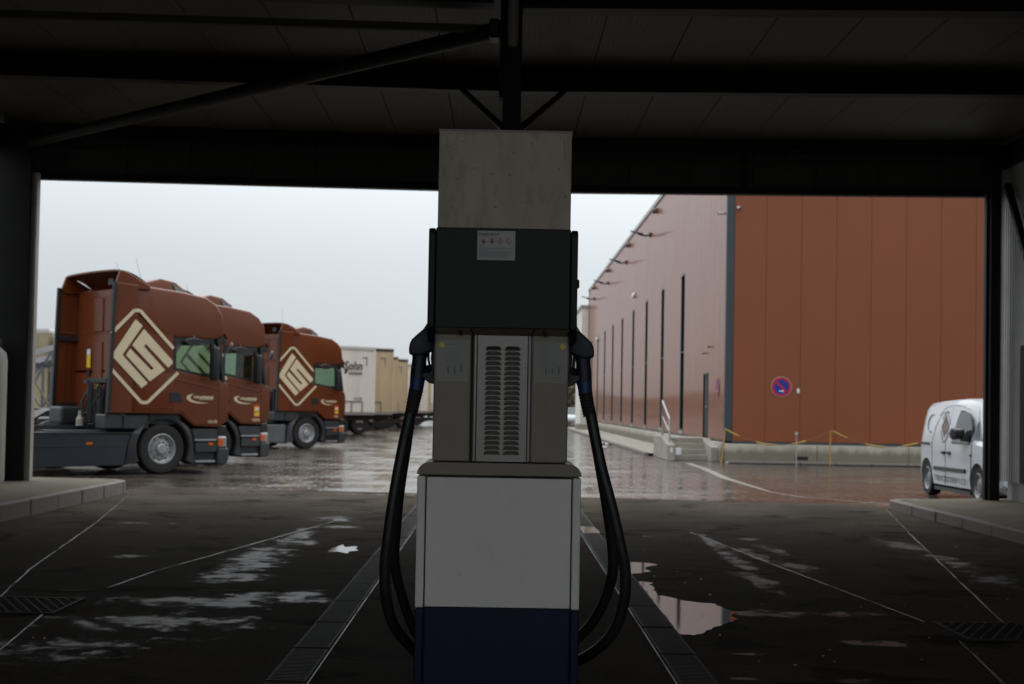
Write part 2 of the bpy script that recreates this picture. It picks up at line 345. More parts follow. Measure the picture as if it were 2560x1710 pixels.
def slab_material():
    S = bpy.data.materials.new('forecourt concrete'); S.use_nodes = True
    t = S.node_tree; n = t.nodes; l = t.links.new; b = n['Principled BSDF']
    c = n.new('ShaderNodeTexCoord'); o = c.outputs['Object']
    at = n.new('ShaderNodeAttribute'); at.attribute_name = 'wet'
    mp = n.new('ShaderNodeMapping'); mp.inputs['Scale'].default_value = (1, .9, 1); l(o, mp.inputs[0])
    nz = n.new('ShaderNodeTexNoise'); nz.inputs['Scale'].default_value = 4.5; nz.inputs['Detail'].default_value = 9; nz.inputs['Roughness'].default_value = .68; l(mp.outputs[0], nz.inputs['Vector'])
    ad = n.new('ShaderNodeMath'); ad.operation = 'MULTIPLY_ADD'; ad.inputs[1].default_value = 1.7; ad.inputs[2].default_value = -.85; l(nz.outputs[0], ad.inputs[0])
    su = n.new('ShaderNodeMath'); su.operation = 'ADD'; l(ad.outputs[0], su.inputs[0]); l(at.outputs['Fac'], su.inputs[1])
    mr = n.new('ShaderNodeMapRange'); mr.interpolation_type = 'SMOOTHSTEP'; mr.inputs[1].default_value = .36; mr.inputs[2].default_value = .66; l(su.outputs[0], mr.inputs[0])
    n2 = n.new('ShaderNodeTexNoise'); n2.inputs['Scale'].default_value = .7; n2.inputs['Detail'].default_value = 6; n2.inputs['Roughness'].default_value = .6; l(o, n2.inputs['Vector'])
    cr = n.new('ShaderNodeValToRGB'); cr.color_ramp.elements[0].position = .32; cr.color_ramp.elements[0].color = (.05, .043, .034, 1); cr.color_ramp.elements[1].position = .68; cr.color_ramp.elements[1].color = (.115, .10, .08, 1)
    l(n2.outputs[0], cr.inputs[0])
    gz = n.new('ShaderNodeTexNoise'); gz.inputs['Scale'].default_value = 22; gz.inputs['Detail'].default_value = 8; gz.inputs['Roughness'].default_value = .75; l(o, gz.inputs['Vector'])
    gm_ = n.new('ShaderNodeMapRange'); gm_.inputs[1].default_value = .3; gm_.inputs[2].default_value = .7; gm_.inputs[3].default_value = .6; gm_.inputs[4].default_value = 1.35; l(gz.outputs[0], gm_.inputs[0])
    oz = n.new('ShaderNodeTexNoise'); oz.inputs['Scale'].default_value = 1.6; oz.inputs['Detail'].default_value = 3; oz.inputs['Distortion'].default_value = .6; l(o, oz.inputs['Vector'])
    om = n.new('ShaderNodeMapRange'); om.interpolation_type = 'SMOOTHSTEP'; om.inputs[1].default_value = .56; om.inputs[2].default_value = .66; om.inputs[3].default_value = 1; om.inputs[4].default_value = .45; l(oz.outputs[0], om.inputs[0])
    gq = n.new('ShaderNodeMath'); gq.operation = 'MULTIPLY'; l(gm_.outputs[0], gq.inputs[0]); l(om.outputs[0], gq.inputs[1])
    gv = n.new('ShaderNodeVectorMath'); gv.operation = 'SCALE'; l(cr.outputs[0], gv.inputs[0]); l(gq.outputs[0], gv.inputs['Scale'])
    mx = n.new('ShaderNodeMix'); mx.data_type = 'RGBA'; l(mr.outputs[0], mx.inputs[0]); l(gv.outputs[0], mx.inputs[6]); mx.inputs[7].default_value = (.022, .020, .018, 1); l(mx.outputs[2], b.inputs['Base Color'])
    r1 = n.new('ShaderNodeMapRange'); r1.inputs[1].default_value = .3; r1.inputs[2].default_value = .7; r1.inputs[3].default_value = .8; r1.inputs[4].default_value = .95; l(n2.outputs[0], r1.inputs[0])
    m2 = n.new('ShaderNodeMix'); m2.data_type = 'FLOAT'; l(mr.outputs[0], m2.inputs[0]); l(r1.outputs[0], m2.inputs[2]); m2.inputs[3].default_value = .36; l(m2.outputs[0], b.inputs['Roughness'])
    n3 = n.new('ShaderNodeTexNoise'); n3.inputs['Scale'].default_value = 70; n3.inputs['Detail'].default_value = 4; l(o, n3.inputs['Vector'])
    bs = n.new('ShaderNodeMapRange'); bs.inputs[3].default_value = .35; bs.inputs[4].default_value = .03; l(mr.outputs[0], bs.inputs[0])
    bp = n.new('ShaderNodeBump'); bp.inputs['Distance'].default_value = .006; l(bs.outputs[0], bp.inputs['Strength']); l(n3.outputs[0], bp.inputs['Height']); l(bp.outputs[0], b.inputs['Normal'])
    sm = n.new('ShaderNodeMapRange'); sm.inputs[3].default_value = .018; sm.inputs[4].default_value = .05; l(mr.outputs[0], sm.inputs[0]); l(sm.outputs[0], b.inputs['Specular IOR Level'])
    return S
# wet films: (x, y, half width, half length, rotation deg, strength)
FILMS = [(-2.05, 18.0, .28, .6, 0, .62), (-1.85, 16.85, .34, .3, 0, .64), (-2.2, 15.6, .22, 1.6, 0, .62), (-2.05, 15.0, .34, .5, 0, .62), (-2.22, 13.2, .34, 1.7, 0, .66), (-2.2, 11.9, .42, .6, 0, .66),
         (-1.62, 10.75, .55, .42, 0, .66), (-2.1, 10.4, .8, .40, 4, .62), (-2.2, 9.4, .9, .55, 8, .55), (-2.6, 8.3, 1.3, .65, 10, .50), (-4.3, 16.95, .55, .18, 0, .60), (-3.4, 13.3, .28, .16, 0, .58), (-2.1, 23.1, .9, .25, 0, .58),
         (-5.0, 12.2, .5, .8, 0, .3), (2.36, 15.6, .10, 1.5, -1, .62), (2.33, 13.9, .15, 1.3, 1, .64), (2.25, 12.2, .18, 1.2, 4, .64), (2.60, 14.6, .16, 1.6, 5, .58), (2.85, 13.4, .24, .45, 0, .64), (2.9, 14.9, .18, .7, 4, .60),
         (2.89, 16.2, .16, .2, 0, .66), (1.71, 16.4, .12, .14, 0, .64), (4.45, 15.8, .28, .9, 0, .60), (4.5, 14.0, .32, 1.2, 0, .60), (4.45, 12.6, .30, .9, 0, .60), (5.2, 13.0, .4, .5, 0, .58),
         (1.95, 10.25, .5, .22, 0, .62), (2.55, 10.3, .75, .20, 0, .60), (2.42, 9.02, .26, .16, -10, .72), (1.49, 8.55, .13, .07, 0, .66), (1.32, 7.75, .12, .05, 0, .64), (2.0, 7.75, .22, .07, 0, .74), (3.7, 10.9, .5, .25, 0, .5)]
def wetness(x, y):
    w = 0
    for cx, cy, a, bb, rot, s in FILMS:
        c, sn = math.cos(R(rot)), math.sin(R(rot)); dx, dy = x-cx, y-cy
        q = ((dx*c+dy*sn)/a)**2 + ((-dx*sn+dy*c)/bb)**2
        if q < 4: w = max(w, s*math.exp(-q*.75))
    return w + .12*mnoise.noise((x*.5, y*.35, 0))
xs = [-6+.08*i for i in range(151)]; ny = 330
sb = MB(); svs = []
for X in xs:
    yend = 24.15 + (X+6)/12.2*(-1.45)
    for j in range(ny+1): svs.append((X, -6 + (yend+6)*j/ny, 0))
sb.add(svs, [(i*(ny+1)+j, (i+1)*(ny+1)+j, (i+1)*(ny+1)+j+1, i*(ny+1)+j+1) for i in range(150) for j in range(ny)])
sme = sb.mesh('forecourt_slab')
atr = sme.attributes.new('wet', 'FLOAT', 'POINT')
for i, p in enumerate(svs): atr.data[i].value = wetness(p[0], p[1])
slab = struct(link('forecourt_slab', sme, slab_material()))
# slab joints
JT = [[(-2.7, 7.2), (-3.05, 9.7)], [(-3.56, 10.2), (-3.95, 12.1), (-4.70, 16.7), (-5.9, 23.3)], [(-3.0, 11.0), (-2.9, 12.16), (-1.95, 18.0)], [(-3.3, 10.84), (-1.19, 11.1)],
      [(2.3, 16.9), (2.64, 13.4), (3.0, 9.95)], [(5.9, 21.6), (4.95, 17.0), (3.55, 9.95)], [(2.98, 9.15), (2.55, 6.4)]]
for pts in JT:
    mb = MB()
    P3 = []
    for (a, b), (c, d) in zip(pts[:-1], pts[1:]):
        k = max(2, int(math.hypot(c-a, d-b)/.25))
        P3 += [(a+(c-a)*i/k+.012*mnoise.noise((a+i*.7, b, 3)), b+(d-b)*i/k) for i in range(k)]
    P3.append(pts[-1]); vs = []; fs = []
    for i, (a, b) in enumerate(P3):
        a2, b2 = P3[min(i+1, len(P3)-1)]; a1, b1_ = P3[max(i-1, 0)]; d = Vector((a2-a1, b2-b1_, 0)).normalized(); nn = Vector((-d.y, d.x, 0))
        w = .008+.005*mnoise.noise((a*3, b*3, 9))
        vs += [Vector((a, b, .004))-nn*w, Vector((a, b, .007)), Vector((a, b, .004))+nn*w]
    for i in range(len(P3)-1):
        fs += [(3*i, 3*i+1, 3*i+4, 3*i+3), (3*i+1, 3*i+2, 3*i+5, 3*i+4)]
    mb.add(vs, fs).build('joint_strip', 'jointwet', slab, smooth=60)
for X0 in (-.965, .965):      # island edge seam
    MB().box(X0-.004, X0+.004, 1, 22, .001, .005).build('joint_strip', 'jointwet', slab)
# channel drain grates, one metre each
gm = MB()
gm.box(-.105, -.090, -.49, .49, -.006, .006); gm.box(.090, .105, -.49, .49, -.006, .006)
for i in range(24): gm.box(-.09, .09, -.485+i*.041, -.465+i*.041, -.006, .006)
gme = gm.mesh('drain_grate')
for X in (-1.08, 1.08):
    tr_ = struct(MB().box(X-.11, X+.11, 1, 22, .0015, .003).build('drain_channel', 'hole'))
    for i in range(20):
        g = link('drain_grate', gme, 'grate', tr_); g.location = (X, 1.8+i*1.02, .0075)
        g.rotation_euler = (R(random.uniform(-.25, .25)), R(random.uniform(-.4, .4)), 0)
# gully drains with mesh grates
for gx, gy, lab in ((-3.28, 10.02, 'square iron gully grate in the left lane'), (3.35, 9.55, 'square iron gully grate in the right lane')):
    dr = thing('gully_drain', lab, 'drain', (gx, gy, 0), 0, 'gully drains in the two lanes')
    MB().box(-.28, .28, -.36, .36, .001, .0025).build('pit', 'hole', dr)
    fr = MB().box(-.31, -.28, -.39, .39, .001, .013); fr.box(.28, .31, -.39, .39, .001, .013); fr.box(-.28, .28, -.39, -.36, .001, .013); fr.box(-.28, .28, .36, .39, .001, .013)
    fr.build('frame', 'grate', dr)
    g = MB()
    for i in range(-8, 9):
        for s in (1, -1):
            x0 = i*.075; a = Vector((x0, -.36, .008)); bq = Vector((x0+s*.36, .36, .008))
            # clip to frame
            pa, pb = 0, 1; dx = bq.x-a.x
            for lim in (-.28, .28):
                tt = (lim-a.x)/dx
                if (lim < 0) == (dx > 0): pa = max(pa, tt)
                else: pb = min(pb, tt)
            if pb-pa > .03: g.bar(a.lerp(bq, pa), a.lerp(bq, pb), .014, .012, (0, 0, 1))
    g.build('mesh_grate', 'grate', dr)
# puddles: real water sheets with ragged outlines
def ragged(pts, z, rough=.035, seed=0):
    out = []
    for i in range(len(pts)):
        a, b = Vector(pts[i]), Vector(pts[(i+1) % len(pts)]); k = max(2, int((b-a).length/.04))
        for j in range(k):
            p = a.lerp(b, j/k); o = mnoise.noise_vector((p.x*6+seed, p.y*6, seed))*rough + mnoise.noise_vector((p.x*17+seed, p.y*14, seed))*rough*.7
            out.append((p.x+o.x, p.y+o.y*1.5, z))
    return MB().add(out, [tuple(range(len(out)))])
PUD = [[(1.185, 9.25), (1.19, 12.0), (1.30, 11.95), (1.26, 11.2), (1.37, 11.0), (1.44, 10.85), (1.56, 10.75), (1.66, 10.7), (1.65, 10.45), (1.73, 10.25), (1.66, 10.1), (1.70, 9.95), (1.58, 9.75), (1.45, 9.5), (1.30, 9.2)],
       [(1.19, 12.55), (1.2, 13.55), (1.38, 13.5), (1.5, 13.35), (1.34, 13.0), (1.36, 12.75)],
       [(-1.66, 13.95), (-1.645, 14.3), (-1.60, 14.7), (-1.54, 14.45), (-1.43, 14.6), (-1.39, 14.2), (-1.47, 13.9), (-1.56, 14.0)],
       [(.99, 16.4), (.99, 17.4), (1.18, 17.3), (1.20, 16.5)]]
for i, p in enumerate(PUD):
    struct(ragged(p, .0035 if i < 3 else .0165, .03 if i < 3 else .005, i*3.3).build('puddle', 'water'))
dr_ = MB(); rnd0 = random.Random(5)
for i in range(90):
    a, q = rnd0.choice([(-2.2, 12), (-1.8, 10.4), (2.3, 13), (2.7, 9.3), (4.4, 14), (-3.2, 9.2), (1.6, 8.6), (1.5, 10.8)])
    cx, cy = a+rnd0.gauss(0, .45), q+rnd0.gauss(0, 1.4); r_ = rnd0.uniform(.003, .013)
    if abs(cx) < 1.25: continue
    dr_.add([(cx+r_*math.cos(k*.785)*rnd0.uniform(.6, 1.3), cy+r_*1.6*math.sin(k*.785)*rnd0.uniform(.6, 1.3), .0045) for k in range(8)], [tuple(range(8))])
struct(dr_.build('water_drops', 'water'), 'stuff')
# painted line on the yard
LN = [(5.25, 39.3), (5.2, 36), (4.95, 31), (4.98, 26), (5.25, 24.5), (6.4, 23.05)]
mb = MB(); vs = []
for i, (a, b) in enumerate(LN):
    p1 = Vector(LN[max(0, i-1)]); p2 = Vector(LN[min(len(LN)-1, i+1)]); d = (p2-p1).normalized(); nn = Vector((-d.y, d.x))*(.10 if i < 3 else .032)
    vs += [(a-nn.x, b-nn.y, ZY+.004), (a+nn.x, b+nn.y, ZY+.004)]
mb.add(vs, [(2*i, 2*i+1, 2*i+3, 2*i+2) for i in range(len(LN)-1)])
struct(mb.build('painted_line', 'linepaint'))

# islands with kerb stones
def island(xk, sgn, yend, h0, h1, lab):
    xo = xk + sgn*5
    isl = struct(MB().loft([[(xk+sgn*.14, -6, -.05), (xo, -6, -.05), (xo, -6, h1), (xk+sgn*1.6, -6, h1), (xk+sgn*.14, -6, h0-.004)],
                     [(xk+sgn*.14, yend-.5, -.05), (xo, yend-.5, -.05), (xo, yend-.5, h1), (xk+sgn*1.6, yend-.5, h1), (xk+sgn*.14, yend-.5, h0-.004)],
                     [(xk+sgn*.62, yend, -.05), (xo, yend, -.05), (xo, yend, h1), (xk+sgn*1.6, yend, h1-.002), (xk+sgn*.62, yend, h0)]]).build('pavement', 'pave'))
    st = MB().box(-.075, .075, -.538, .538, -.05, h0).mesh('kerb_stone', bevel=.012, seg=2)
    for i in range(24):
        y = yend-.62-1.1*i-.5
        if y < -5: break
        k = link('kerb_stone', st, 'stone', isl); k.location = (xk+sgn*.075+random.uniform(-.006, .006), y, random.uniform(-.006, .004)); k.rotation_euler = (0, R(random.uniform(-.6, .6)), R(random.uniform(-.3, .3)))
    # rounded end stones
    a = [(xk+sgn*(.0), yend-.57), (xk+sgn*.05, yend-.3), (xk+sgn*.25, yend-.06), (xk+sgn*.62, yend+.02), (xk+sgn*.62, yend-.13), (xk+sgn*.32, yend-.2), (xk+sgn*.17, yend-.38), (xk+sgn*.14, yend-.57)]
    MB().prism(a, 'XY', -.05, h0).build('kerb_stone', 'stone', isl, bevel=.012, seg=2)
    return isl
M['pave'] = mat('island concrete', (.15, .138, .108), .9, spec=.1, var=.14, vscale=1.2, bump=.3, bscale=50, dirt=(.085, .08, .065), dirt_amt=.5, dirt_scale=1.5)
island(-5.80, -1, 22.75, .195, .205, '')
island(5.97, 1, 22.15, .135, .165, '')

# ================================================================== CANOPY
can = thing('canopy', 'dark steel filling station canopy with ribbed roof sheets on posts', 'canopy', (0, 21.7, 0))
B = lambda mb, n, m, **k: mb.build(n, m, can, world=True, **k)
ZR = 5.63; YF = 22.15; YB = -3.0
def ceil_z(x): return ZR + .012*abs(x)
# roof panels: micro ribbed sheets one panel wide
def roof_panel(x0, x1):
    mb = MB(); pts = []; n = 15; w = (x1-x0-.012)/n
    for i in range(n):
        a = x0+.006+i*w
        pts += [(a, 0), (a+w*.45, 0), (a+w*.55, -.005), (a+w*.9, -.005)]
    pts.append((x1-.006, 0))
    vs = []
    for y in (YB, YF): vs += [(a, y, ceil_z(a)+dz) for a, dz in pts]
    k = len(pts); fs = [(i, i+1, k+i+1, k+i) for i in range(k-1)]
    t0 = len(vs); vs += [(x0+.006, YB, ceil_z(x0)+.06), (x1-.006, YB, ceil_z(x1)+.06), (x0+.006, YF, ceil_z(x0)+.06), (x1-.006, YF, ceil_z(x1)+.06)]
    fs += [(t0, t0+2, t0+3, t0+1), (0, t0, t0+2, k), (k-1, 2*k-1, t0+3, t0+1)]
    return mb.add(vs, fs)
xx = 1.076-.913*10
while xx < 8.6:
    B(roof_panel(xx, xx+.913), 'roof_panel', 'ceil')
    # dark joint above
    xx += .913
B(MB().box(-8.1, 8.8, YB, YF, ZR+.20, ZR+.26), 'roof_deck', 'canopysteel')
def ibeam(x0, x1, y, zb, h, f, tilt):
    mb = MB()
    for (za, zb_, hw) in ((0, .025, f), (.025, h-.025, .012), (h-.025, h, f)):
        z0 = lambda x, dz: zb+dz+tilt*abs(x)
        mb.loft([[(x0, y-hw, z0(x0, za)), (x0, y+hw, z0(x0, za)), (x0, y+hw, z0(x0, zb_)), (x0, y-hw, z0(x0, zb_))],
                 [(x1, y-hw, z0(x1, za)), (x1, y+hw, z0(x1, za)), (x1, y+hw, z0(x1, zb_)), (x1, y-hw, z0(x1, zb_))]])
    return mb
for s in (-1, 1):
    B(ibeam(.02*s, 7.75*s, 17.5, 5.335, .285, .10, .013), 'beam', 'canopysteel')
    B(ibeam(.12*s, 7.75*s, 13.1, 5.12 if s > 0 else 5.16, .49, .12, .014 if s > 0 else .02), 'beam', 'canopysteel')
    B(ibeam(.02*s, 7.75*s, 8.6, 5.2, .4, .12, .014), 'beam', 'canopysteel')
    B(ibeam(.02*s, 7.75*s, 4.0, 5.2, .4, .12, .014), 'beam', 'canopysteel')
    B(ibeam(.02*s, 7.75*s, -.6, 5.2, .4, .12, .014), 'beam', 'canopysteel')
    B(ibeam(.02*s, 7.75*s, -5.2, 5.2, .4, .12, .014), 'beam', 'canopysteel')
    B(MB().bar((7.78*s+.05, YB, 5.45), (7.78*s+.05, YF, 5.45), .2, .36, (0, 0, 1)), 'eave_beam', 'canopysteel')
B(MB().bar((-7.6, 13.35, 5.10), (-.2, 13.35, 5.02), .07, .07, (0, 0, 1)), 'cable_tray', 'raildark')
# fascia and lintel over the opening
for s in (-1, 1):
    x1 = 7.75*s
    z = lambda x: 4.80 + .0085*abs(x)
    mb = MB().loft([[(0.0, 22.02, z(0)), (0.0, 22.20, z(0)), (0.0, 22.20, z(0)+.11), (0.0, 22.02, z(0)+.11)], [(x1, 22.02, z(x1)), (x1, 22.20, z(x1)), (x1, 22.20, z(x1)+.11), (x1, 22.02, z(x1)+.11)]])
    B(mb, 'lintel', 'canopysteel')
    B(MB().bar((0, 21.98, 5.25), (x1, 21.98, 5.31), .05, .045, (0, 0, 1)), 'rail', 'raildark')
    B(MB().bar((0, 21.96, 5.52), (x1, 21.96, 5.60), .09, .17, (0, 0, 1)), 'rail', 'canopysteel')
xx = -7.8
while xx < 7.8:
    B(MB().box(xx+.004, xx+.971, 22.06, 22.12, 4.92, 5.74), 'fascia_panel', 'fascia', bevel=.004)
    xx += .975
B(MB().box(-7.8, 7.8, 22.125, 22.16, 4.92, 6.0), 'fascia_backing', 'canopysteel')
B(MB().box(3.70, 3.80, 21.98, 22.05, 4.93, 5.42), 'stiffener', 'canopysteel')
B(MB().box(4.38, 4.62, 21.85, 21.99, 5.40, 5.53), 'junction_box', 'black', bevel=.01)
# posts
def hpost(x0, x1, y, z0, z1):
    mb = MB().box(x0, x0+.02, y-.11, y+.11, z0, z1); mb.box(x1-.02, x1, y-.11, y+.11, z0, z1); mb.box(x0+.02, x1-.02, y-.01, y+.01, z0, z1); return mb
B(MB().box(-7.95, -7.185, 21.6, 21.8, .2, 5.6), 'post', 'canopysteel', bevel=.006)
B(MB().box(-7.185, -7.10, 21.66, 21.80, .2, 4.9), 'edge_trim', 'canopyedge')
B(MB().box(7.47, 7.625, 21.6, 21.8, .16, 5.6), 'post', 'canopysteel', bevel=.006)
B(MB().box(7.43, 7.47, 21.70, 21.80, .16, 4.9), 'edge_trim', 'canopysteel')
for xp in (-7.5, 7.6):
    for yp in (13.1, 4.0, -2.5):
        if xp < 0 or yp < 10: B(MB().box(xp-.12, xp+.12, yp-.12, yp+.12, .2, 5.4), 'post', 'canopysteel')
# centre post, its stays, downpipe
B(MB().box(-.02, .15, 13.0, 13.2, .0, 5.55), 'centre_post', 'canopysteel', bevel=.012, seg=2)
B(MB().box(-.055, -.02, 13.02, 13.18, 4.3, 5.3), 'post_plate', 'canopysteel')
B(MB().tube([(.065, 12.93, 4.75), (.065, 12.93, 4.79), (.065, 12.93, 5.7)], [.04, .05, .05], 14), 'downpipe', 'pipegrey', smooth=40)
B(MB().tube([(.0, 13.1, 4.02), (-.53, 17.45, 5.36)], .035, 8), 'stay', 'canopysteel', smooth=50)
B(MB().tube([(.14, 13.1, 4.02), (.73, 17.45, 5.36)], .035, 8), 'stay', 'canopysteel', smooth=50)
# wind braces
B(MB().tube([(-7.3, 21.75, 5.36), (-.14, 13.25, 4.97)], .08, 14), 'wind_brace', 'canopysteel', smooth=40)
B(MB().box(-.16, -.055, 13.1, 13.35, 4.88, 5.06), 'brace_bracket', 'black', bevel=.02)
B(MB().bar((7.70, 21.55, 4.98), (7.70, 18.4, .4), .07, .10, (1, 0, 0)), 'cross_brace', 'canopysteel')

# grey sheet wall on the right island
gw = thing('sheet_metal_wall', 'grey ribbed sheet metal wall behind the right canopy post', 'wall', (7.80, 20, .16))
lw_ = thing('sheet_metal_wall', 'unseen dark sheet metal wall added to shut daylight out on the left of the canopy', 'wall', (-8.15, 10, .2))  # added out of view to keep the canopy interior dark
def ribsheet(y0, y1, x, z0, z1):
    n = max(3, int((y1-y0)/.09)); w = (y1-y0)/n; prof = []
    for i in range(n):
        a = y0+i*w; prof += [(a, 0), (a+w*.5, 0), (a+w*.6, .012), (a+w*.92, .012)]
    prof.append((y1, 0)); k = len(prof)
    vs = [(x-d, a, z0) for a, d in prof]+[(x-d, a, z1) for a, d in prof]+[(x+.06, y0, z0), (x+.06, y1, z0), (x+.06, y0, z1), (x+.06, y1, z1)]
    fs = [(i, i+1, k+i+1, k+i) for i in range(k-1)]; t = 2*k
    fs += [(t, t+2, t+3, t+1), (0, t, t+2, k), (k-1, 2*k-1, t+3, t+1)]
    return MB().add(vs, fs)
yy = 22.02
while yy > -7.5:
    ribsheet(yy-1.0, yy-.01, 7.80, .45, 5.4).build('wall_sheet', 'wallgrey', gw, world=True); yy -= 1.0
MB().box(7.77, 7.92, 22.02, 22.14, .44, 5.4).build('corner_flashing', 'wallgrey', gw, world=True, bevel=.008)
ribsheet(-7.5, 21.9, 7.86, .16, .44).build('base_sheet', 'wallgrey', gw, world=True)
MB().box(7.75, 7.815, 20.3, 21.12, .45, 2.5).build('door_frame', 'canopysteel', gw, world=True)
yy = 20.4
while yy > -7.5:
    ribsheet(yy-2.0, yy-.01, -8.1, .2, 5.6).build('wall_sheet', 'fascia', lw_, world=True); yy -= 2.0
# white tank on the left island
tk = thing('storage_tank', 'white upright plastic tank with black cap beside the left canopy post', 'tank', (-7.70, 21.15, .2))
MB().lathe([(.36, 0), (.38, .04), (.38, 1.8), (.36, 1.92), (.28, 2.0), (.12, 2.03)], (0, 0, 0), (0, 0, 1), 28).build('tank_body', 'tankwhite', tk, smooth=35)
MB().lathe([(.28, 0), (.30, .01), (.30, .09), (.2, .14)], (.0, 0, 2.02), (0, 0, 1), 20).build('cap', 'black', tk, smooth=35)

# ================================================================== FUEL PUMP
YP = 5.5
pm = thing('fuel_pump', 'white, grey and dark blue diesel pump with louvred centre panel', 'fuel pump', (.005, YP, 0))
Q = lambda mb, n, m, **k: mb.build(n, m, k.pop('parent', pm), **k)
XL, XR_ = -.315, .315
# lower cabinet (local: y=0 is the front face)
Q(MB().box(XL+.012, XR_-.012, .012, .44, .0, 1.172), 'cabinet_body', 'pdark')
Q(MB().box(-.279, .279, -.004, .010, .6785, 1.176), 'door_panel', 'pwhite', bevel=.003, seg=2)
Q(MB().box(-.279, .279, -.004, .010, .06, .676), 'blue_door_panel', 'pblue', bevel=.003, seg=2)
for s in (-1, 1):
    a, b = sorted((s*.284, s*.316))
    Q(MB().box(a, b, -.006, .45, .6745, 1.180), 'corner_post', 'pwhite', bevel=.005, seg=2)
    Q(MB().box(a, b, -.006, .45, .06, .672), 'blue_corner_post', 'pblue', bevel=.005, seg=2)
Q(MB().box(-.33, .33, -.03, .47, .0, .06), 'base_plinth', 'stone', bevel=.01)
Q(MB().prism([(-.284, .680), (-.279, .680), (-.279, 1.176), (-.284, 1.176)], 'XZ', .004, .012), 'door_gap', 'hole')
# scratches / chips on the door
Q(MB().bar((-.150, -.0045, .795), (-.142, -.0045, .815), .0012, .001), 'scratch', 'ink')
for px_, pz_ in ((-.07, .90), (-.165, .92), (-.13, 1.01), (-.14, .86)):
    Q(MB().box(px_, px_+.0025, -.0048, -.0035, pz_, pz_+.002), 'paint_chip', 'ink')
# cap with rounded shoulders
capL = arc(.267, 1.188, .05, 0, 90, 8, .045); capR = [(-a, b) for a, b in reversed(capL)]
Q(MB().prism([(-.318, 1.186)]+[(.318, 1.186)]+capL[0:]+capR, 'XZ', -.012, .46), 'cabinet_cap', 'pcap', smooth=40, bevel=.004)
# column
for s in (-1, 1):
    a, b = sorted((s*.262, s*.118))
    Q(MB().box(a, b, .03, .40, 1.236, 1.735), 'column_cover', 'pgrey', bevel=.006, seg=2)
M['core'] = mat('inner sheet', (.16, .145, .12), .6)
Q(MB().box(-.12, .12, .075, .40, 1.236, 1.75), 'column_core', 'core')
# louvre plate with real slots
def slot(cx, cz, w=.064, h=.0165):
    pts = [(cx-w/2, cz-h/2), (cx+w/2, cz-h/2)]
    pts += [(cx+w/2-.0015, cz-h/2+.004)] + arc(cx+w/2-.016, cz+h/2-.010, .013, 20, 90, 4, .010) + arc(cx-w/2+.016, cz+h/2-.010, .013, 90, 160, 4, .010) + [(cx-w/2+.0015, cz-h/2+.004)]
    return pts
SL = [(cx, 1.678-k*.0193) for k in range(22) for cx in (-.031, .043)]
pl_ = link('louvre_plate', holed([(-.092, 1.238), (.102, 1.238), (.102, 1.728), (-.092, 1.728)], [slot(*c) for c in SL], .0008), 'steel', pm)
pl_.rotation_euler = (R(90), 0, 0); pl_.location = (0, .034, 0)
hd = MB()
ph = [(a, b) for a, b in slot(0, 0)[2:]]
hd.tube([(a, -.0025, b) for a, b in ph], .0022, 6)
scoop = []
for a, b in ph: scoop.append((a, 0, b))
for a, b in ph: scoop.append((a*.95, .008, b-.0015))
k_ = len(ph); hd.add(scoop, [(i, i+1, k_+i+1, k_+i) for i in range(k_-1)])
hme = hd.mesh('louvre', smooth=60)
for cx, cz in SL:
    o = link('louvre', hme, 'louvre', pm); o.location = (cx, .034, cz)
for s, x0 in ((-1, -.101), (1, .110)):
    Q(MB().tube([(x0, .040, 1.238), (x0, .040, 1.728)], .011, 14), 'channel_bead', 'steel', smooth=50)
# underside of display housing
Q(MB().loft([[(-.262, -.03, 1.752), (.262, -.03, 1.752), (.262, .42, 1.752), (-.262, .42, 1.752)], [(-.25, .03, 1.728), (.25, .03, 1.728), (.25, .40, 1.728), (-.25, .40, 1.728)]]), 'housing_underside', 'pcap')
for x0, dx in ((-.112, .01), (.116, -.01)): Q(MB().bar((x0-dx, -.032, 1.751), (x0+dx*.3, .024, 1.7275), .004, .004), 'underside_seam', 'hole')
for x0 in (-.165, .165):
    for q_ in range(3): Q(MB().box(x0-.006+q_*.003, x0+.006+q_*.003, -.02+q_*.016, -.012+q_*.016, 1.738-q_*.006, 1.744-q_*.006), 'underside_bracket', 'hole')
# display housing (dark back of the head)
Q(MB().box(-.270, .270, .0, .41, 1.76, 2.12), 'housing_core', 'pdark')
Q(MB().box(-.2605, .2605, -.028, .43, 1.752, 2.139), 'display_housing', 'pdark', bevel=.004, seg=2)
for s in (-1, 1):
    a, b = sorted((s*.262, s*.288))
    mb = MB().prism([(-.04, 1.752), (.0, 1.700), (.40, 1.700), (.45, 1.752)]+arc(.425, 2.120, .02, 0, 90, 5)+arc(-.015, 2.112, .025, 90, 180, 5), 'YZ', a, b)
    Q(mb, 'side_cover', 'pdark', bevel=.005, seg=2, smooth=40)
Q(MB().box(.288, .299, .03, .06, 1.918, 1.952), 'lock_knob', 'black', bevel=.004)
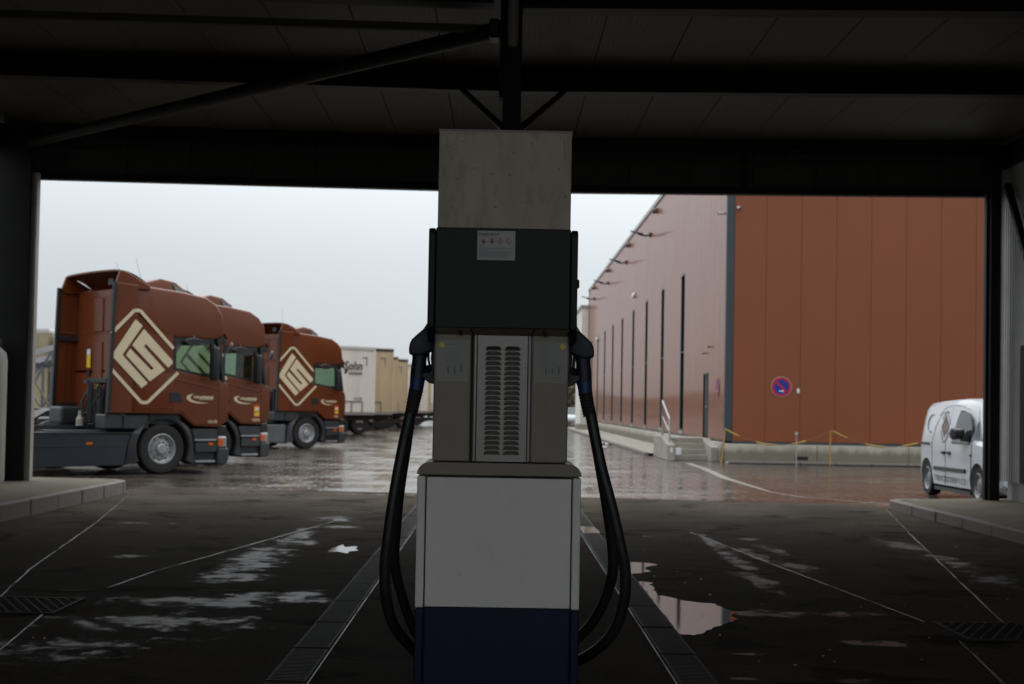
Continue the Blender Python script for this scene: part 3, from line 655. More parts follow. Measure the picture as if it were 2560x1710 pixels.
# top cover
Q(MB().box(-.258, .262, -.002, .40, 2.1405, 2.522), 'top_cover', 'pcover', bevel=.004, seg=2) if False else None
M['pcover'] = mat('stained top cover', (.40, .355, .27), .5, var=.10, vscale=4, dirt=(.17, .12, .085), dirt_amt=.8, dirt_scale=3.5, stretch=(2.2, 2.2, .8))
Q(MB().box(-.257, .259, -.002, .40, 2.141, 2.522), 'top_cover', 'pcover', bevel=.004, seg=2)
Q(MB().box(-.259, .261, -.004, .402, 2.518, 2.526), 'top_lid', 'pcap')
for (xa, za, xb, zb) in ((.243, 2.513, .244, 2.46), (.230, 2.50, .231, 2.42), (.212, 2.51, .213, 2.49), (-.245, 2.505, -.235, 2.498), (-.17, 2.477, -.155, 2.48), (-.228, 2.455, -.212, 2.46)):
    Q(MB().bar((xa, -.0025, za), (xb, -.0025, zb), .0028, .001), 'rust_streak', 'rust' if 'rust' in M else 'seam')
for _ in range(26):
    a, b = random.uniform(-.25, .25), random.uniform(2.2, 2.51); r_ = random.uniform(.0012, .0042)
    Q(MB().box(a, a+r_*1.4, -.0032, -.0015, b, b+r_), 'dirt_fleck', 'seam')
# warning sticker
st = Q(MB().box(-.101, .045, -.0295, -.028, 2.016, 2.129), 'warning_sticker', 'sticker')
st['label'] = 'white hazard sticker with four red diamonds'
FR = (R(90), 0, 0)
text('Dieselkraftstoff', .0125, (-.058, -.0300, 2.1155), FR, 'ink', st, depth=.0002, bold=.0003)
text('Kraftstoff, Diesel, Gasöl', .0058, (-.067, -.0300, 2.1075), FR, 'inkgrey', st, depth=.0002)
text('Gefahr', .0065, (-.083, -.0300, 2.0705), FR, 'inkred', st, depth=.0002, bold=.0002)
for i, cx in enumerate((-.077, -.045, -.013, .019)):
    cz = 2.0885; d1, d2 = .0135, .0105
    dm = link('hazard_diamond', holed([(0, d1), (d1, 0), (0, -d1), (-d1, 0)], [[(0, d2), (d2, 0), (0, -d2), (-d2, 0)]], .0002), 'inkred', st); dm.rotation_euler = FR; dm.location = (cx, -.0300, cz)
    ic = MB()
    if i == 0: ic.prism([(cx-.0045, cz-.006), (cx+.0045, cz-.006), (cx+.005, cz-.001), (cx+.002, cz+.002), (cx+.001, cz+.0075), (cx-.003, cz+.003), (cx-.005, cz-.001)], 'XZ', -.0302, -.0300)
    elif i == 1:
        ic.prism([(cx-.007, cz-.002), (cx, cz-.008), (cx+.007, cz-.002), (cx+.003, cz+.002), (cx+.002, cz+.0035), (cx-.002, cz+.0035), (cx-.003, cz+.002)], 'XZ', -.0302, -.0300)
        ic.prism([(cx+.0025*math.cos(q*.785), cz+.006+.003*math.sin(q*.785)) for q in range(8)], 'XZ', -.0302, -.0300)
    elif i == 2:
        ic.prism([(cx-.0012, cz-.0035), (cx+.0012, cz-.0035), (cx+.002, cz+.007), (cx-.002, cz+.007)], 'XZ', -.0302, -.0300); ic.box(cx-.0013, cx+.0013, -.0302, -.03, cz-.0075, cz-.005)
    else:
        ic.prism([(cx-.006, cz-.005), (cx+.006, cz-.005), (cx+.006, cz-.0035), (cx-.001, cz-.0035), (cx-.002, cz+.006), (cx-.004, cz+.004), (cx-.003, cz-.0035), (cx-.006, cz-.0035)], 'XZ', -.0302, -.0300)
    ic.build('hazard_symbol', 'ink', st)
tl = MB()
for i, (wd, zz) in enumerate(((1, 2.062), (.96, 2.0582), (.25, 2.0544), (.97, 2.0495), (.99, 2.0457), (.98, 2.0419), (.9, 2.0381), (.97, 2.0343), (.86, 2.0305), (.92, 2.0245))):
    x = -.094; xe = -.094+.13*wd
    while x < xe:
        w_ = random.uniform(.004, .012); tl.box(x, min(xe, x+w_), -.0302, -.0300, zz-.0009, zz+.0009); x += w_+.0015
tl.build('fine_print', 'inkgrey', st)
# paper notices on the column
for s, x0, x1 in ((-1, -.252, -.124), (1, .128, .256)):
    pp = Q(MB().box(x0, x1, .0285, .030, 1.546, 1.706), 'paper_notice', 'paper')
    cxd = x0+.020 if s < 0 else x1-.018
    MB().lathe([(.0105, 0), (.0105, .0006)], (cxd, .0281, 1.688), (0, 1, 0), 18).build('yellow_dot', 'yellow', pp)
    ln = MB()
    for zz in [1.698, 1.690]+[1.672-.009*i for i in range(6)]:
        x = x0+.035 if s < 0 else x0+.01; xe = x+random.uniform(.03, .06)
        while x < xe:
            w_ = random.uniform(.003, .009); ln.box(x, x+w_, .0279, .0284, zz-.0008, zz+.0008); x += w_+.002
    ln.box(x0+.03, x1-.008, .0279, .0284, 1.6195, 1.6202)
    for i in range(7):
        ln.box(x0+.03+i*.0125, x0+.037+i*.0125, .0279, .0284, 1.575+random.uniform(0, .006), 1.612-random.uniform(0, .01)) if i % 2 else ln.box(x0+.03+i*.0125, x0+.0308+i*.0125, .0279, .0284, 1.565, 1.612)
    ln.box(x0+.045, x0+.046, .0279, .0284, 1.549, 1.57)
    for zz in (1.556, 1.562, 1.568): ln.box(x0+.07, x0+.105, .0279, .0284, zz, zz+.0007)
    ln.build('fine_print', 'inkgrey', pp)
# nozzle boots (holders) on both ends of the column
for s in (-1, 1):
    for yb in (.12,):
        mb = MB().prism([(s*.262, 1.60), (s*.262, 1.535), (s*.285, 1.540), (s*.300, 1.553), (s*.312, 1.562), (s*.312, 1.580), (s*.285, 1.583)], 'XZ', yb, yb+.07)
        Q(mb, 'nozzle_boot', 'black', bevel=.003)
        Q(MB().box(*sorted((s*.262, s*.270)), yb, yb+.07, 1.56, 1.72), 'boot_plate', 'black')

def nozzle(s, yb, lab, hosepath):
    nz = thing('fuel_nozzle', lab, 'fuel nozzle', (.005+s*.33, YP+yb, 1.58), 0, 'nozzles and hoses hung on the pump')
    m_ = lambda pts: [(-s*a-.005*0, b) for a, b in pts]     # polygons are written for the left side (negative x)
    def bld(mb, n, mm, **k): return mb.build(n, mm, nz, **k)
    off = Vector((.005+s*.33, YP+yb, 1.58))
    def L3(pts, y0, y1, bev, n, mm):
        mb = MB().prism([((-s)*a - (s*.33), b-1.58) for a, b in pts], 'XZ', y0, y1); bld(mb, n, mm, bevel=bev, seg=3, smooth=50)
    head = [(-.301, 1.758), (-.309, 1.755), (-.335, 1.732), (-.356, 1.712), (-.364, 1.695), (-.367, 1.675), (-.366, 1.651), (-.355, 1.650), (-.326, 1.645), (-.300, 1.656), (-.275, 1.666), (-.264, 1.672), (-.262, 1.695), (-.274, 1.708), (-.268, 1.72), (-.264, 1.738)]
    L3(head, -.034, .034, .010, 'nozzle_head', 'nozzle')
    def T3(path, r, n, mm, sides=14, sm=50):
        bld(MB().tube([((-s)*a-s*.33, y, b-1.58) for a, y, b in path], r, sides), n, mm, smooth=sm)
    T3([(-.300, 0, 1.745), (-.285, 0, 1.772), (-.268, 0, 1.798)], [.016, .0145, .0145], 'spout', 'galv')
    T3([(-.324, 0, 1.665), (-.326, 0, 1.63), (-.329, 0, 1.59), (-.331, 0, 1.558)], [.031, .029, .031, .0305], 'handle', 'nozzle')
    T3([(-.3313, 0, 1.557), (-.337, 0, 1.506)], [.0305, .0275], 'blue_sleeve', 'nblue')
    rel = []; rr = []
    for i in range(16):
        q = i/15; rel.append((-.336-.018*q, 0, 1.515-.095*q)); rr.append((.028-.004*q)+(.002 if i % 2 else -.001))
    T3(rel, rr, 'strain_relief', 'rubber', 12, 30)
    T3([(-.292, .01, 1.668), (-.290, .01, 1.63), (-.281, .01, 1.598), (-.276, .01, 1.588)], [.006, .005, .0045, .004], 'lever', 'nozzle', 8)
    T3([(-.272, .01, 1.668), (-.276, .01, 1.64), (-.272, .01, 1.60), (-.268, .01, 1.585)], [.007, .006, .005, .005], 'lever_guard', 'nozzle', 8)
    T3([(-.288, .01, 1.602), (-.276, .01, 1.594)], .003, 'lever_catch', 'nozzle', 6)
    pts = [Vector((x-(.005+s*.33), y, z-1.58)) for x, y, z in hosepath]
    fine = []
    for i in range(len(pts)-1):           # Catmull-Rom
        p0, p1, p2, p3 = pts[max(0, i-1)], pts[i], pts[i+1], pts[min(len(pts)-1, i+2)]
        for k in range(8):
            t = k/8; fine.append(.5*((2*p1)+(p2-p0)*t+(2*p0-5*p1+4*p2-p3)*t*t+(3*p1-p0-3*p2+p3)*t**3))
    fine.append(pts[-1])
    bld(MB().tube(fine, .0225, 14), 'hose', 'hose', smooth=60)
    return nz
HL = [(-.349, 0, 1.432), (-.378, 0, 1.291), (-.409, -.01, 1.099), (-.430, -.01, .925), (-.441, .0, .803), (-.434, .02, .682), (-.402, .08, .562), (-.325, .20, .445), (-.285, .34, .40),
      (-.30, .42, .43), (-.352, .40, .525), (-.402, .37, .67), (-.428, .34, .80), (-.424, .32, .925), (-.410, .29, 1.09), (-.385, .26, 1.27), (-.362, .23, 1.44), (-.345, .20, 1.53), (-.305, .19, 1.59), (-.25, .19, 1.60)]
HR = [(.362, 0, 1.435), (.405, -.01, 1.235), (.452, -.02, 1.062), (.490, -.02, .906), (.511, -.01, .802), (.507, .01, .681), (.472, .06, .559), (.408, .14, .471), (.33, .28, .40),
      (.30, .40, .415), (.35, .43, .47), (.412, .40, .545), (.465, .37, .66), (.490, .34, .777), (.480, .32, .906), (.453, .29, 1.062), (.415, .26, 1.253), (.378, .23, 1.43), (.35, .20, 1.53), (.31, .19, 1.59), (.25, .19, 1.60)]
nozzle(-1, .155, 'dark blue fuel nozzle with looping black hose on the left side of the pump', HL)
nozzle(1, .155, 'dark blue fuel nozzle with wider looping black hose on the right side of the pump', HR)

# ================================================================== TRUCKS (local: x forward, y left, z up)
def make_truck():
    t = thing('truck', 'nearest brown truck tractor, leftmost, showing the whole cream diamond emblem and dark side skirt', 'truck', (0, 0, 0), 0, 'brown truck tractors parked side by side')
    b = lambda mb, n, m, p=t, **k: mb.build(n, m, p, **k)
    S = -1.25
    def slices(poly, ys, taper=0, z0=3.25, ins=.05):
        cx = sum(p[0] for p in poly)/len(poly); cz = sum(p[1] for p in poly)/len(poly); loops = []
        for y, q in ys:
            lp = []
            for x, z in poly:
                d = Vector((x-cx, z-cz)); Ld = d.length
                xx, zz = x-d.x/Ld*ins*q, z-d.y/Ld*ins*q
                lp.append((xx, y*(1-taper*max(0, z-z0)), zz))
            loops.append(lp)
        return MB().loft(loops)
    YS = [(-1.25, .0), (1.25, .0)]
    lower = [(-.72, 1.21), (.37, 1.205), (.5, 1.10), (.685, .968), (1.24, .946), (1.44, 1.06), (1.47, 1.30), (1.465, 1.70), (1.43, 1.84), (1.33, 1.895), (1.05, 1.952), (.2, 2.085), (-.72, 2.085)]
    b(slices(lower, [(-1.25, 0), (-1.235, -.0), (1.235, 0), (1.25, 0)]), 'cab', 'brown', bevel=.035, seg=3, smooth=35)
    b(MB().box(-.72, .19, -1.25, 1.25, 2.0, 2.80), 'cab_rear_quarter', 'brown', bevel=.02)
    upper = [(-.72, 2.735), (1.12, 2.735), (1.33, 2.80), (1.345, 2.90), (1.285, 3.26), (1.165, 3.455), (.93, 3.60), (.40, 3.675), (-.35, 3.735), (-.72, 3.72)]
    b(slices(upper, [(-1.25, 0), (1.25, 0)], taper=.16, z0=3.28), 'roof', 'brown', bevel=.05, seg=4, smooth=35)
    rf = t.children[-1]
    b(MB().bar((-.3, S-.001, 2.80), (1.25, S-.001, 2.855), .006, .008), 'roof_seam', 'seam')
    b(MB().bar((-.317, S+.03, 3.56), (-.342, S-.001, 3.30), .006, .006), 'roof_seam', 'seam')
    for s in (-1, 1):      # A pillars, window frames, glass
        b(MB().bar((1.345, s*1.21, 1.88), (1.20, s*1.21, 2.76), .07, .10, (0, 1, 0)), 'pillar', 'black')
        b(MB().bar((1.09, s*1.225, 1.92), (1.05, s*1.225, 2.76), .05, .07, (0, 1, 0)), 'pillar', 'black')
        w = b(MB().prism([(.19, 2.09), (1.06, 1.95), (1.05, 2.74), (.19, 2.74)], 'XZ', s*1.225, s*1.229), 'side_window', 'cabglass')
        fr = MB(); P_ = [(.215, 2.11), (1.04, 1.975), (1.05, 2.70), (.215, 2.70)]
        for i in range(4):
            a, c = P_[i], P_[(i+1) % 4]; fr.bar((a[0], s*1.246, a[1]), (c[0], s*1.246, c[1]), .05 if i != 2 else .09, .012, (0, 1, 0))
        fr.build('window_frame', 'black', w)
    b(MB().loft([[(1.385, -1.17, 1.88), (1.385, 1.17, 1.88), (1.395, 1.17, 1.88), (1.395, -1.17, 1.88)], [(1.215, -1.17, 2.75), (1.215, 1.17, 2.75), (1.225, 1.17, 2.75), (1.225, -1.17, 2.75)]]), 'windscreen', 'cabglass')
    vs = b(MB().prism([(1.12, 2.65), (1.42, 2.66), (1.44, 2.72), (1.36, 2.86), (1.12, 2.84)], 'XZ', -1.2, 1.2), 'sun_visor', 'black', bevel=.02)
    b(MB().prism([(1.13, 2.845), (1.37, 2.865), (1.43, 2.76), (1.435, 2.80), (1.36, 2.93), (1.13, 2.92)], 'XZ', -1.215, 1.215), 'visor_top', 'brown', vs)
    # interior
    it = b(MB().box(.95, 1.32, -1.12, 1.12, 1.75, 2.05), 'dashboard', 'int')
    for s in (-1, 1):
        b(MB().box(-.15, .10, s*.65-.26, s*.65+.26, 1.7, 2.55), 'seat', 'int', bevel=.05)
    # door, seams, handle
    d = b(MB().prism([(.215, 2.055), (.20, 1.25), (.42, 1.24), (.53, 1.13), (.70, 1.0), (1.215, .985), (1.215, 1.90), (1.05, 1.925)], 'XZ', S-.008, S+.01), 'door', 'brown', bevel=.006)
    b(MB().prism([(.115, 1.443), (.405, 1.447), (.32, 1.637), (.115, 1.639)], 'XZ', S-.014, S+.0), 'door_handle', 'black', d)
    b(MB().prism([(.2, 1.93), (1.2, 1.74), (1.2, 1.70), (.2, 1.89)], 'XZ', S-.016, S-.004), 'door_crease', 'brown', d, bevel=.01)
    b(MB().bar((-.5, S-.003, 1.325), (.75, S-.003, 1.31), .012, .014), 'side_crease', 'brown', bevel=.004)
    b(MB().bar((1.232, S-.001, .96), (1.232, S-.001, 1.90), .008, .008), 'front_seam', 'seam')
    # mirrors
    mr_ = MB().box(.93, 1.07, -1.56, -1.34, 1.90, 2.58)
    b(mr_, 'mirror', 'black', bevel=.05, seg=3, smooth=50)
    b(MB().bar((1.1, -1.24, 2.62), (1.0, -1.45, 2.5), .03), 'mirror_arm', 'black'); b(MB().bar((1.2, -1.24, 1.95), (1.0, -1.45, 1.98), .03), 'mirror_arm', 'black')
    b(MB().loft([[(.60+.12*math.cos(q*.3927), -1.27, 2.69+.045*math.sin(q*.3927)) for q in range(16)], [(.60+.22*math.cos(q*.3927), -1.31, 2.675+.085*math.sin(q*.3927)) for q in range(16)], [(.60+.19*math.cos(q*.3927), -1.36, 2.66+.07*math.sin(q*.3927)) for q in range(16)]]), 'kerb_mirror', 'black', smooth=50)
    b(MB().bar((.6, -1.26, 2.80), (.6, -1.33, 2.70), .03), 'mirror_arm', 'black')
    b(MB().lathe([(.02, -.05), (.11, -.02), (.13, .03), (.02, .05)], (1.55, -1.15, 2.58), (-1, .5, .3), 14), 'front_mirror', 'darkgrey', smooth=50)
    b(MB().box(.93, 1.07, 1.34, 1.56, 1.90, 2.58), 'mirror', 'black', bevel=.05, seg=3, smooth=50)
    # cream emblem
    y0, y1 = S-.0115, S-.002
    Lp = [(-.676, 3.059), (-.524, 2.938), (-.942, 2.350), (-.38, 1.812), (-.511, 1.707), (-1.167, 2.328)]
    Sp = [(-.492, 2.878), (.150, 2.272), (.150, 2.215), (.058, 2.133), (-.447, 2.587), (-.482, 2.531), (-.009, 2.083), (-.336, 1.847), (-.862, 2.346), (-.777, 2.478), (-.312, 2.067), (-.253, 2.103), (-.735, 2.548)]
    em = b(MB().prism(Lp, 'XZ', y0, y1), 'emblem_corner', 'cream')
    b(MB().prism(Sp, 'XZ', y0, y1), 'emblem_hook', 'cream')
    def strip(p, n=.066):
        for (a, c) in zip(p[:-1], p[1:]):
            b(MB().bar((a[0], S-.006, a[1]), (c[0], S-.006, c[1]), n, .009, (0, 1, 0)), 'emblem_outline', 'cream')
    strip([(-1.18, 2.755), (-.705, 3.235), (-.580, 3.235), (.17, 2.515)]); strip([(.285, 2.035), (-.378, 1.425), (-.508, 1.425), (-1.185, 2.085)])
    # small swoosh and lettering
    sw = [(.482, 1.542), (.50, 1.575), (.56, 1.605), (.653, 1.616), (.60, 1.585), (.565, 1.545), (.60, 1.50), (.70, 1.465), (.85, 1.445), (1.0, 1.445), (.85, 1.425), (.70, 1.43), (.57, 1.46), (.505, 1.505)]
    b(MB().prism(sw, 'XZ', S-.013, S-.005), 'door_swoosh', 'cream')
    bw = MB(); x = .65
    while x < 1.09:
        w_ = random.uniform(.018, .035); bw.box(x, x+w_, S-.012, S-.006, 1.535-random.uniform(0, .012), 1.565+random.uniform(0, .022)); x += w_+.008
    bw.box(.78, 1.08, S-.012, S-.006, 1.505, 1.518); bw.build('door_lettering', 'cream', t)
    # side deflectors and roof spoiler
    for s in (-1, 1):
        dp = [(-.62, 1.216), (-1.175, 1.216), (-1.10, 3.76), (-.62, 3.735)]
        a, c = sorted((s*1.25, s*1.215))
        df = b(MB().prism(dp, 'XZ', a, c), 'side_deflector', 'brown', bevel=.008)
        b(MB().bar((-1.195, s*1.232, 1.216), (-1.12, s*1.232, 3.77), .07, .07, (0, 1, 0)), 'edge_rubber', 'black', df)
        # horizontal inner braces
        for zz in (1.35, 2.72): b(MB().bar((-1.12, s*1.19, zz), (-.72, s*1.15, zz), .05, .09), 'deflector_brace', 'black', df)
        b(MB().bar((-1.08, s*1.20, 2.84), (-.76, s*1.18, 2.84), .02, .02), 'grab_bar', 'chrome', df)
        for xx_ in (-.98, -.86): b(MB().bar((xx_, s*1.208, 1.4), (xx_+.02, s*1.208, 2.65), .02, .03), 'deflector_rib', 'brown', df)
        b(MB().prism([(-1.10, 3.74), (-1.0, 4.02), (-.82, 3.97), (-.35, 3.735), (-.35, 3.66), (-1.0, 3.66)], 'XZ', *sorted((s*1.215, s*1.16))), 'spoiler_side', 'brown', bevel=.01)
    sp_ = MB().grid(lambda u, v: (-1.0+.66*v, -1.17+2.34*u, 4.02-.02*v-.26*v*v+.035*math.sin(math.pi*u)**.5*(1-v*.6)), 12, 8)
    sp2 = MB().grid(lambda u, v: (-1.0+.66*v, -1.17+2.34*u, 3.985-.02*v-.26*v*v+.035*math.sin(math.pi*u)**.5*(1-v*.6)), 12, 8)
    k = len(sp_.v); sp_.v += sp2.v; sp_.f += [[i+k for i in reversed(f)] for f in sp2.f]
    for i in range(12): sp_.f.append([i*9, k+i*9, k+(i+1)*9, (i+1)*9])
    b(sp_, 'roof_spoiler', 'brown', smooth=40)
    b(MB().box(-.80, -.70, -.5, -.3, 3.78, 3.90), 'spoiler_lamp', 'darkgrey')
    hp = MB().loft([[(.95, -.40, 3.5), (.95, .40, 3.5), (.90, .36, 3.80), (.90, -.36, 3.80)], [(.70, -.46, 3.5), (.70, .46, 3.5), (.66, .40, 3.94), (.66, -.40, 3.94)], [(.30, -.46, 3.5), (.30, .46, 3.5), (.32, .40, 3.99), (.32, -.40, 3.99)], [(-.15, -.44, 3.6), (-.15, .44, 3.6), (-.1, .36, 3.86), (-.1, -.36, 3.86)]])
    b(hp, 'roof_hatch', 'brown', bevel=.05, seg=3, smooth=50)
    b(MB().loft([[(.97, -.38, 3.66), (.97, .38, 3.66), (.93, .33, 3.80), (.93, -.33, 3.80)], [(.62, -.48, 3.72), (.62, .48, 3.72), (.56, .42, 3.92), (.56, -.42, 3.92)]]), 'hatch_glass', 'darkgrey', bevel=.02)
    # cab rear wall details
    rw = MB()
    for y in (-1.05, -.52, .01): rw.box(-.745, -.715, y, y+.4, 1.35, 2.65); rw.box(-.745, -.715, y, y+.4, 2.85, 3.55)
    b(rw, 'rear_wall_panel', 'brown', bevel=.012)
    b(MB().box(-.752, -.742, .50, .66, 2.12, 2.38), 'rear_sticker', 'yellow'); b(MB().box(-.753, -.742, .51, .65, 2.385, 2.50), 'rear_sticker', 'whitefilm'); b(MB().box(-.76, -.742, .50, .64, 1.97, 2.07), 'rear_socket', 'black')
    # suzi lines and the black clutter behind the cab
    for (y, mm, r_, x_) in ((-.50, 'black', .055, -.97), (-.22, 'black', .06, -1.02), (.05, 'rubber', .05, -.95)):
        b(MB().tube([(x_+r_*math.cos(i*.9), y+r_*math.sin(i*.9), .95+i*.0075) for i in range(110)], .012, 5), 'coiled_air_line', mm)
    for (y, mm) in ((-.45, 'hosered'), (-.15, 'hoseyellow'), (-.08, 'hosered')):
        b(MB().tube([(-.78, y, 1.85), (-.9, y-.05, 1.80), (-.97, y-.08, 1.68), (-.93, y-.06, 1.55)], .014, 6), 'air_hose', mm)
    b(MB().lathe([(.025, 0), (.03, .06)], (-1.0, .16, 1.80), (0, 0, 1), 8), 'coupling', 'hoseblue')
    b(MB().box(-.96, -.74, -.65, .2, 1.80, 1.90), 'coupling_panel', 'black', bevel=.01)
    b(MB().box(-.92, -.76, -.7, .3, .98, 1.75), 'battery_box', 'black', bevel=.02)
    b(MB().tube([(-.96, -.68, .95), (-.92, -.66, 1.85)], .035, 8), 'support_tube', 'black')
    for q in range(9):
        yq = random.uniform(-.7, .3); b(MB().tube([(-.8-random.random()*.2, yq, 1.0), (-.9-random.random()*.15, yq+.1, 1.4), (-.82, yq+.05, 1.8)], random.uniform(.012, .028), 6), 'air_hose', 'black')
    b(MB().box(-1.30, -.80, .62, 1.2, .96, 1.32), 'air_filter_box', 'darkgrey', bevel=.06, seg=3)
    b(MB().lathe([(.07, 0), (.07, .13), (.03, .2), (.03, .3)], (-1.45, -.55, .95), (0, 0, 1), 10), 'filler_neck', 'concrete')
    # chassis
    for s in (-1, 1): b(MB().box(-5.3, 1.1, s*.42-.05, s*.42+.05, .70, .95), 'chassis_rail', 'black')
    b(MB().box(-5.3, -5.2, -1.2, 1.2, .55, .75), 'rear_bar', 'black')
    b(MB().lathe([(.5, 0), (.52, .05), (.45, .09)], (-3.2, 0, .98), (0, 0, 1), 20), 'fifth_wheel', 'darkgrey')
    # skirts, panels, arches
    for s in (-1, 1):
        f = lambda a, c: sorted((s*a, s*c))
        sk = b(MB().prism([(-2.75, .84), (-.69, .80), (-.76, .58), (-.82, .188), (-2.70, .17)], 'XZ', *f(1.22, .75)), 'side_skirt', 'skirt', bevel=.015)
        b(MB().box(-2.7, -.78, *f(1.228, 1.21), .562, .575), 'skirt_groove', 'darkgrey', sk)
        b(MB().box(-2.74, -.68, *f(1.235, .80), .815, .835), 'skirt_ledge', 'darkgrey', sk)
        b(MB().box(-1.625, -1.498, *f(1.228, 1.20), .60, .65), 'side_reflector', 'orange', sk)
        b(MB().box(-1.25, -.86, *f(1.20, .8), .905, 1.185), 'side_panel', 'darkgrey', bevel=.02); b(MB().box(-.84, -.30, *f(1.20, .8), .90, 1.19), 'side_panel', 'darkgrey', bevel=.02)
        b(MB().box(-.29, .40, *f(1.19, .7), 1.0, 1.20), 'side_panel', 'black')
        outer = [(-.80, .19), (-.72, .66), (-.66, .82), (-.47, .98), (-.255, 1.06), (.06, 1.085), (.372, 1.08), (.52, 1.0), (.634, .895), (.70, .72), (.735, .19)]
        inner = [(x_, z_) for x_, z_ in arc(0, .52, .585, -25, 205, 22)]
        inner = [(x_*1.0, z_) for x_, z_ in inner]
        poly = outer + inner[0:]
        mb = MB(); n_o = len(outer)
        # strip between outer outline and inner arc
        no = 23; pts_o = []
        seg = [0]
        for i in range(n_o-1): seg.append(seg[-1]+math.dist(outer[i], outer[i+1]))
        for i in range(no):
            dd = seg[-1]*i/(no-1); j = max(q for q in range(n_o) if seg[q] <= dd+1e-9); j = min(j, n_o-2); u = (dd-seg[j])/(seg[j+1]-seg[j])
            pts_o.append((outer[j][0]+(outer[j+1][0]-outer[j][0])*u, outer[j][1]+(outer[j+1][1]-outer[j][1])*u))
        pin = list(reversed(inner))
        loops = []
        for (a, c), (e1, e2) in zip(pts_o, pin):
            loops.append([(a, s*1.20, c), (a, s*.80, c), (e1, s*.80, e2), (e1, s*1.245, e2), (e1*1.04, s*1.262, .52+(e2-.52)*1.07)])
        mb.loft(loops, True); b(mb, 'wheel_arch', 'darkgrey', smooth=40)
        b(MB().box(-.62, .64, *f(.78, .72), .2, 1.05), 'arch_liner', 'hole')
        # steps
        stp = b(MB().box(.735, 1.235, *f(1.16, .7), .19, .93), 'step_box', 'black', bevel=.01)
        b(MB().prism([(.64, .90), (1.24, .90), (1.24, .70), (.71, .70)], 'XZ', *f(1.235, 1.1)), 'step_panel', 'darkgrey', stp, bevel=.01)
        b(MB().box(.74, 1.235, *f(1.225, 1.1), .44, .64), 'step_panel', 'darkgrey', stp, bevel=.01)
        b(MB().box(.715, 1.215, *f(1.245, 1.1), .665, .70), 'step_tread', 'steelgrey', stp, bevel=.004); b(MB().box(.735, 1.19, *f(1.245, 1.1), .225, .268), 'step_tread', 'steelgrey', stp, bevel=.004)
        b(MB().box(1.03, 1.13, *f(1.24, 1.2), .575, .635), 'step_lamp', 'orange', stp)
        # headlight corner
        b(MB().box(1.25, 1.47, *f(1.23, .7), .52, .76), 'headlamp', 'steelgrey', bevel=.03)
        b(MB().box(1.252, 1.372, *f(1.242, 1.1), .565, .718), 'indicator', 'orange', bevel=.006)
        b(MB().prism([(-4.45, .75), (-4.3, 1.05), (-4.0, 1.22), (-3.6, 1.27), (-3.2, 1.22), (-2.92, 1.05), (-2.8, .85), (-2.86, .85), (-2.96, 1.02), (-3.22, 1.18), (-3.6, 1.23), (-4.0, 1.18), (-4.26, 1.02), (-4.4, .75)], 'XZ', *f(1.22, .62)), 'rear_mudguard', 'black')
    b(MB().box(-2.3, -1.05, -.9, .9, .84, .87), 'deck_plate', 'tank')
    bp_ = b(MB().prism([(1.25, .17), (1.47, .19), (1.52, .30), (1.52, .52), (1.25, .52)], 'XZ', -1.235, 1.235), 'bumper', 'darkgrey', bevel=.03, seg=2)
    b(MB().prism([(1.25, .77), (1.48, .77), (1.46, .98), (1.25, .96)], 'XZ', -1.2, 1.2), 'front_panel', 'black', bevel=.02)
    for i in range(5): b(MB().box(1.46, 1.50, -.95, .95, 1.02+i*.15, 1.12+i*.15), 'grille_slat', 'black', bevel=.01)
    # wheels
    tp = [(.30, -.14), (.40, -.155), (.47, -.15), (.50, -.12), (.505, 0), (.50, .12), (.47, .15), (.40, .155), (.30, .14)]
    tyre = MB().lathe(tp, (0, 0, 0), (0, 1, 0), 36, cap=False).mesh('tyre', smooth=40)
    rim_p = [(.305, .03), (.305, -.14), (.29, -.15), (.275, -.13), (.265, -.07), (.235, -.055), (.205, -.06), (.185, -.085), (.165, -.09), (.11, -.085), (.105, -.145), (.085, -.165), (.0005, -.167)]
    rim = MB().lathe(rim_p, (0, 0, 0), (0, 1, 0), 36).mesh('rim', smooth=30)
    hh = MB()
    for i in range(10):
        a = 2*math.pi*i/10; hh.lathe([(.022, -.002), (.022, .004)], (.232*math.cos(a), -.0565, .232*math.sin(a)), (0, 1, 0), 10)
    hme_ = hh.mesh('hand_holes')
    nu = MB()
    for i in range(10):
        a = 2*math.pi*(i+.5)/10; nu.lathe([(.014, -.03), (.016, 0), (.016, .02)], (.140*math.cos(a), -.10, .140*math.sin(a)), (0, 1, 0), 6)
    nme = nu.mesh('wheel_nuts')
    for (x_, y_, rev) in ((0, -1.06, 0), (0, 1.06, 1), (-3.6, -.98, 0), (-3.6, .98, 1)):
        w = bpy.data.objects.new('wheel', None); COL.objects.link(w); w.parent = t; w.location = (x_, y_, .505); w.rotation_euler = (0, random.uniform(0, 1), math.pi if rev else 0)
        link('tyre', tyre, 'rubber', w); link('rim', rim, 'rim', w); struct(link('hand_holes', hme_, 'hole', w), 'stuff'); struct(link('wheel_nuts', nme, 'galv', w), 'stuff')
        if x_ < -1:
            for dy in (.34,):
                q = link('tyre', tyre, 'rubber', w); q.location = (0, dy, 0)
    return t
truck = make_truck()
HD = R(42)
def place_truck(t, x, y): t.location = (x, y, ZY); t.rotation_euler = (0, 0, HD)
t2 = copy_tree(truck); t2['label'] = 'middle brown truck tractor with yellow sticker on its door, partly behind the nearest one'
t3 = copy_tree(truck, skip=('side_skirt', 'skirt_groove', 'skirt_ledge', 'side_reflector')); t3['label'] = 'farthest brown truck tractor standing alone to the right, with grey fuel tank'
place_truck(truck, -7.52, 29.39); place_truck(t2, -7.36, 33.65); place_truck(t3, -7.0, 46.9)
TR = (R(90), 0, 0)
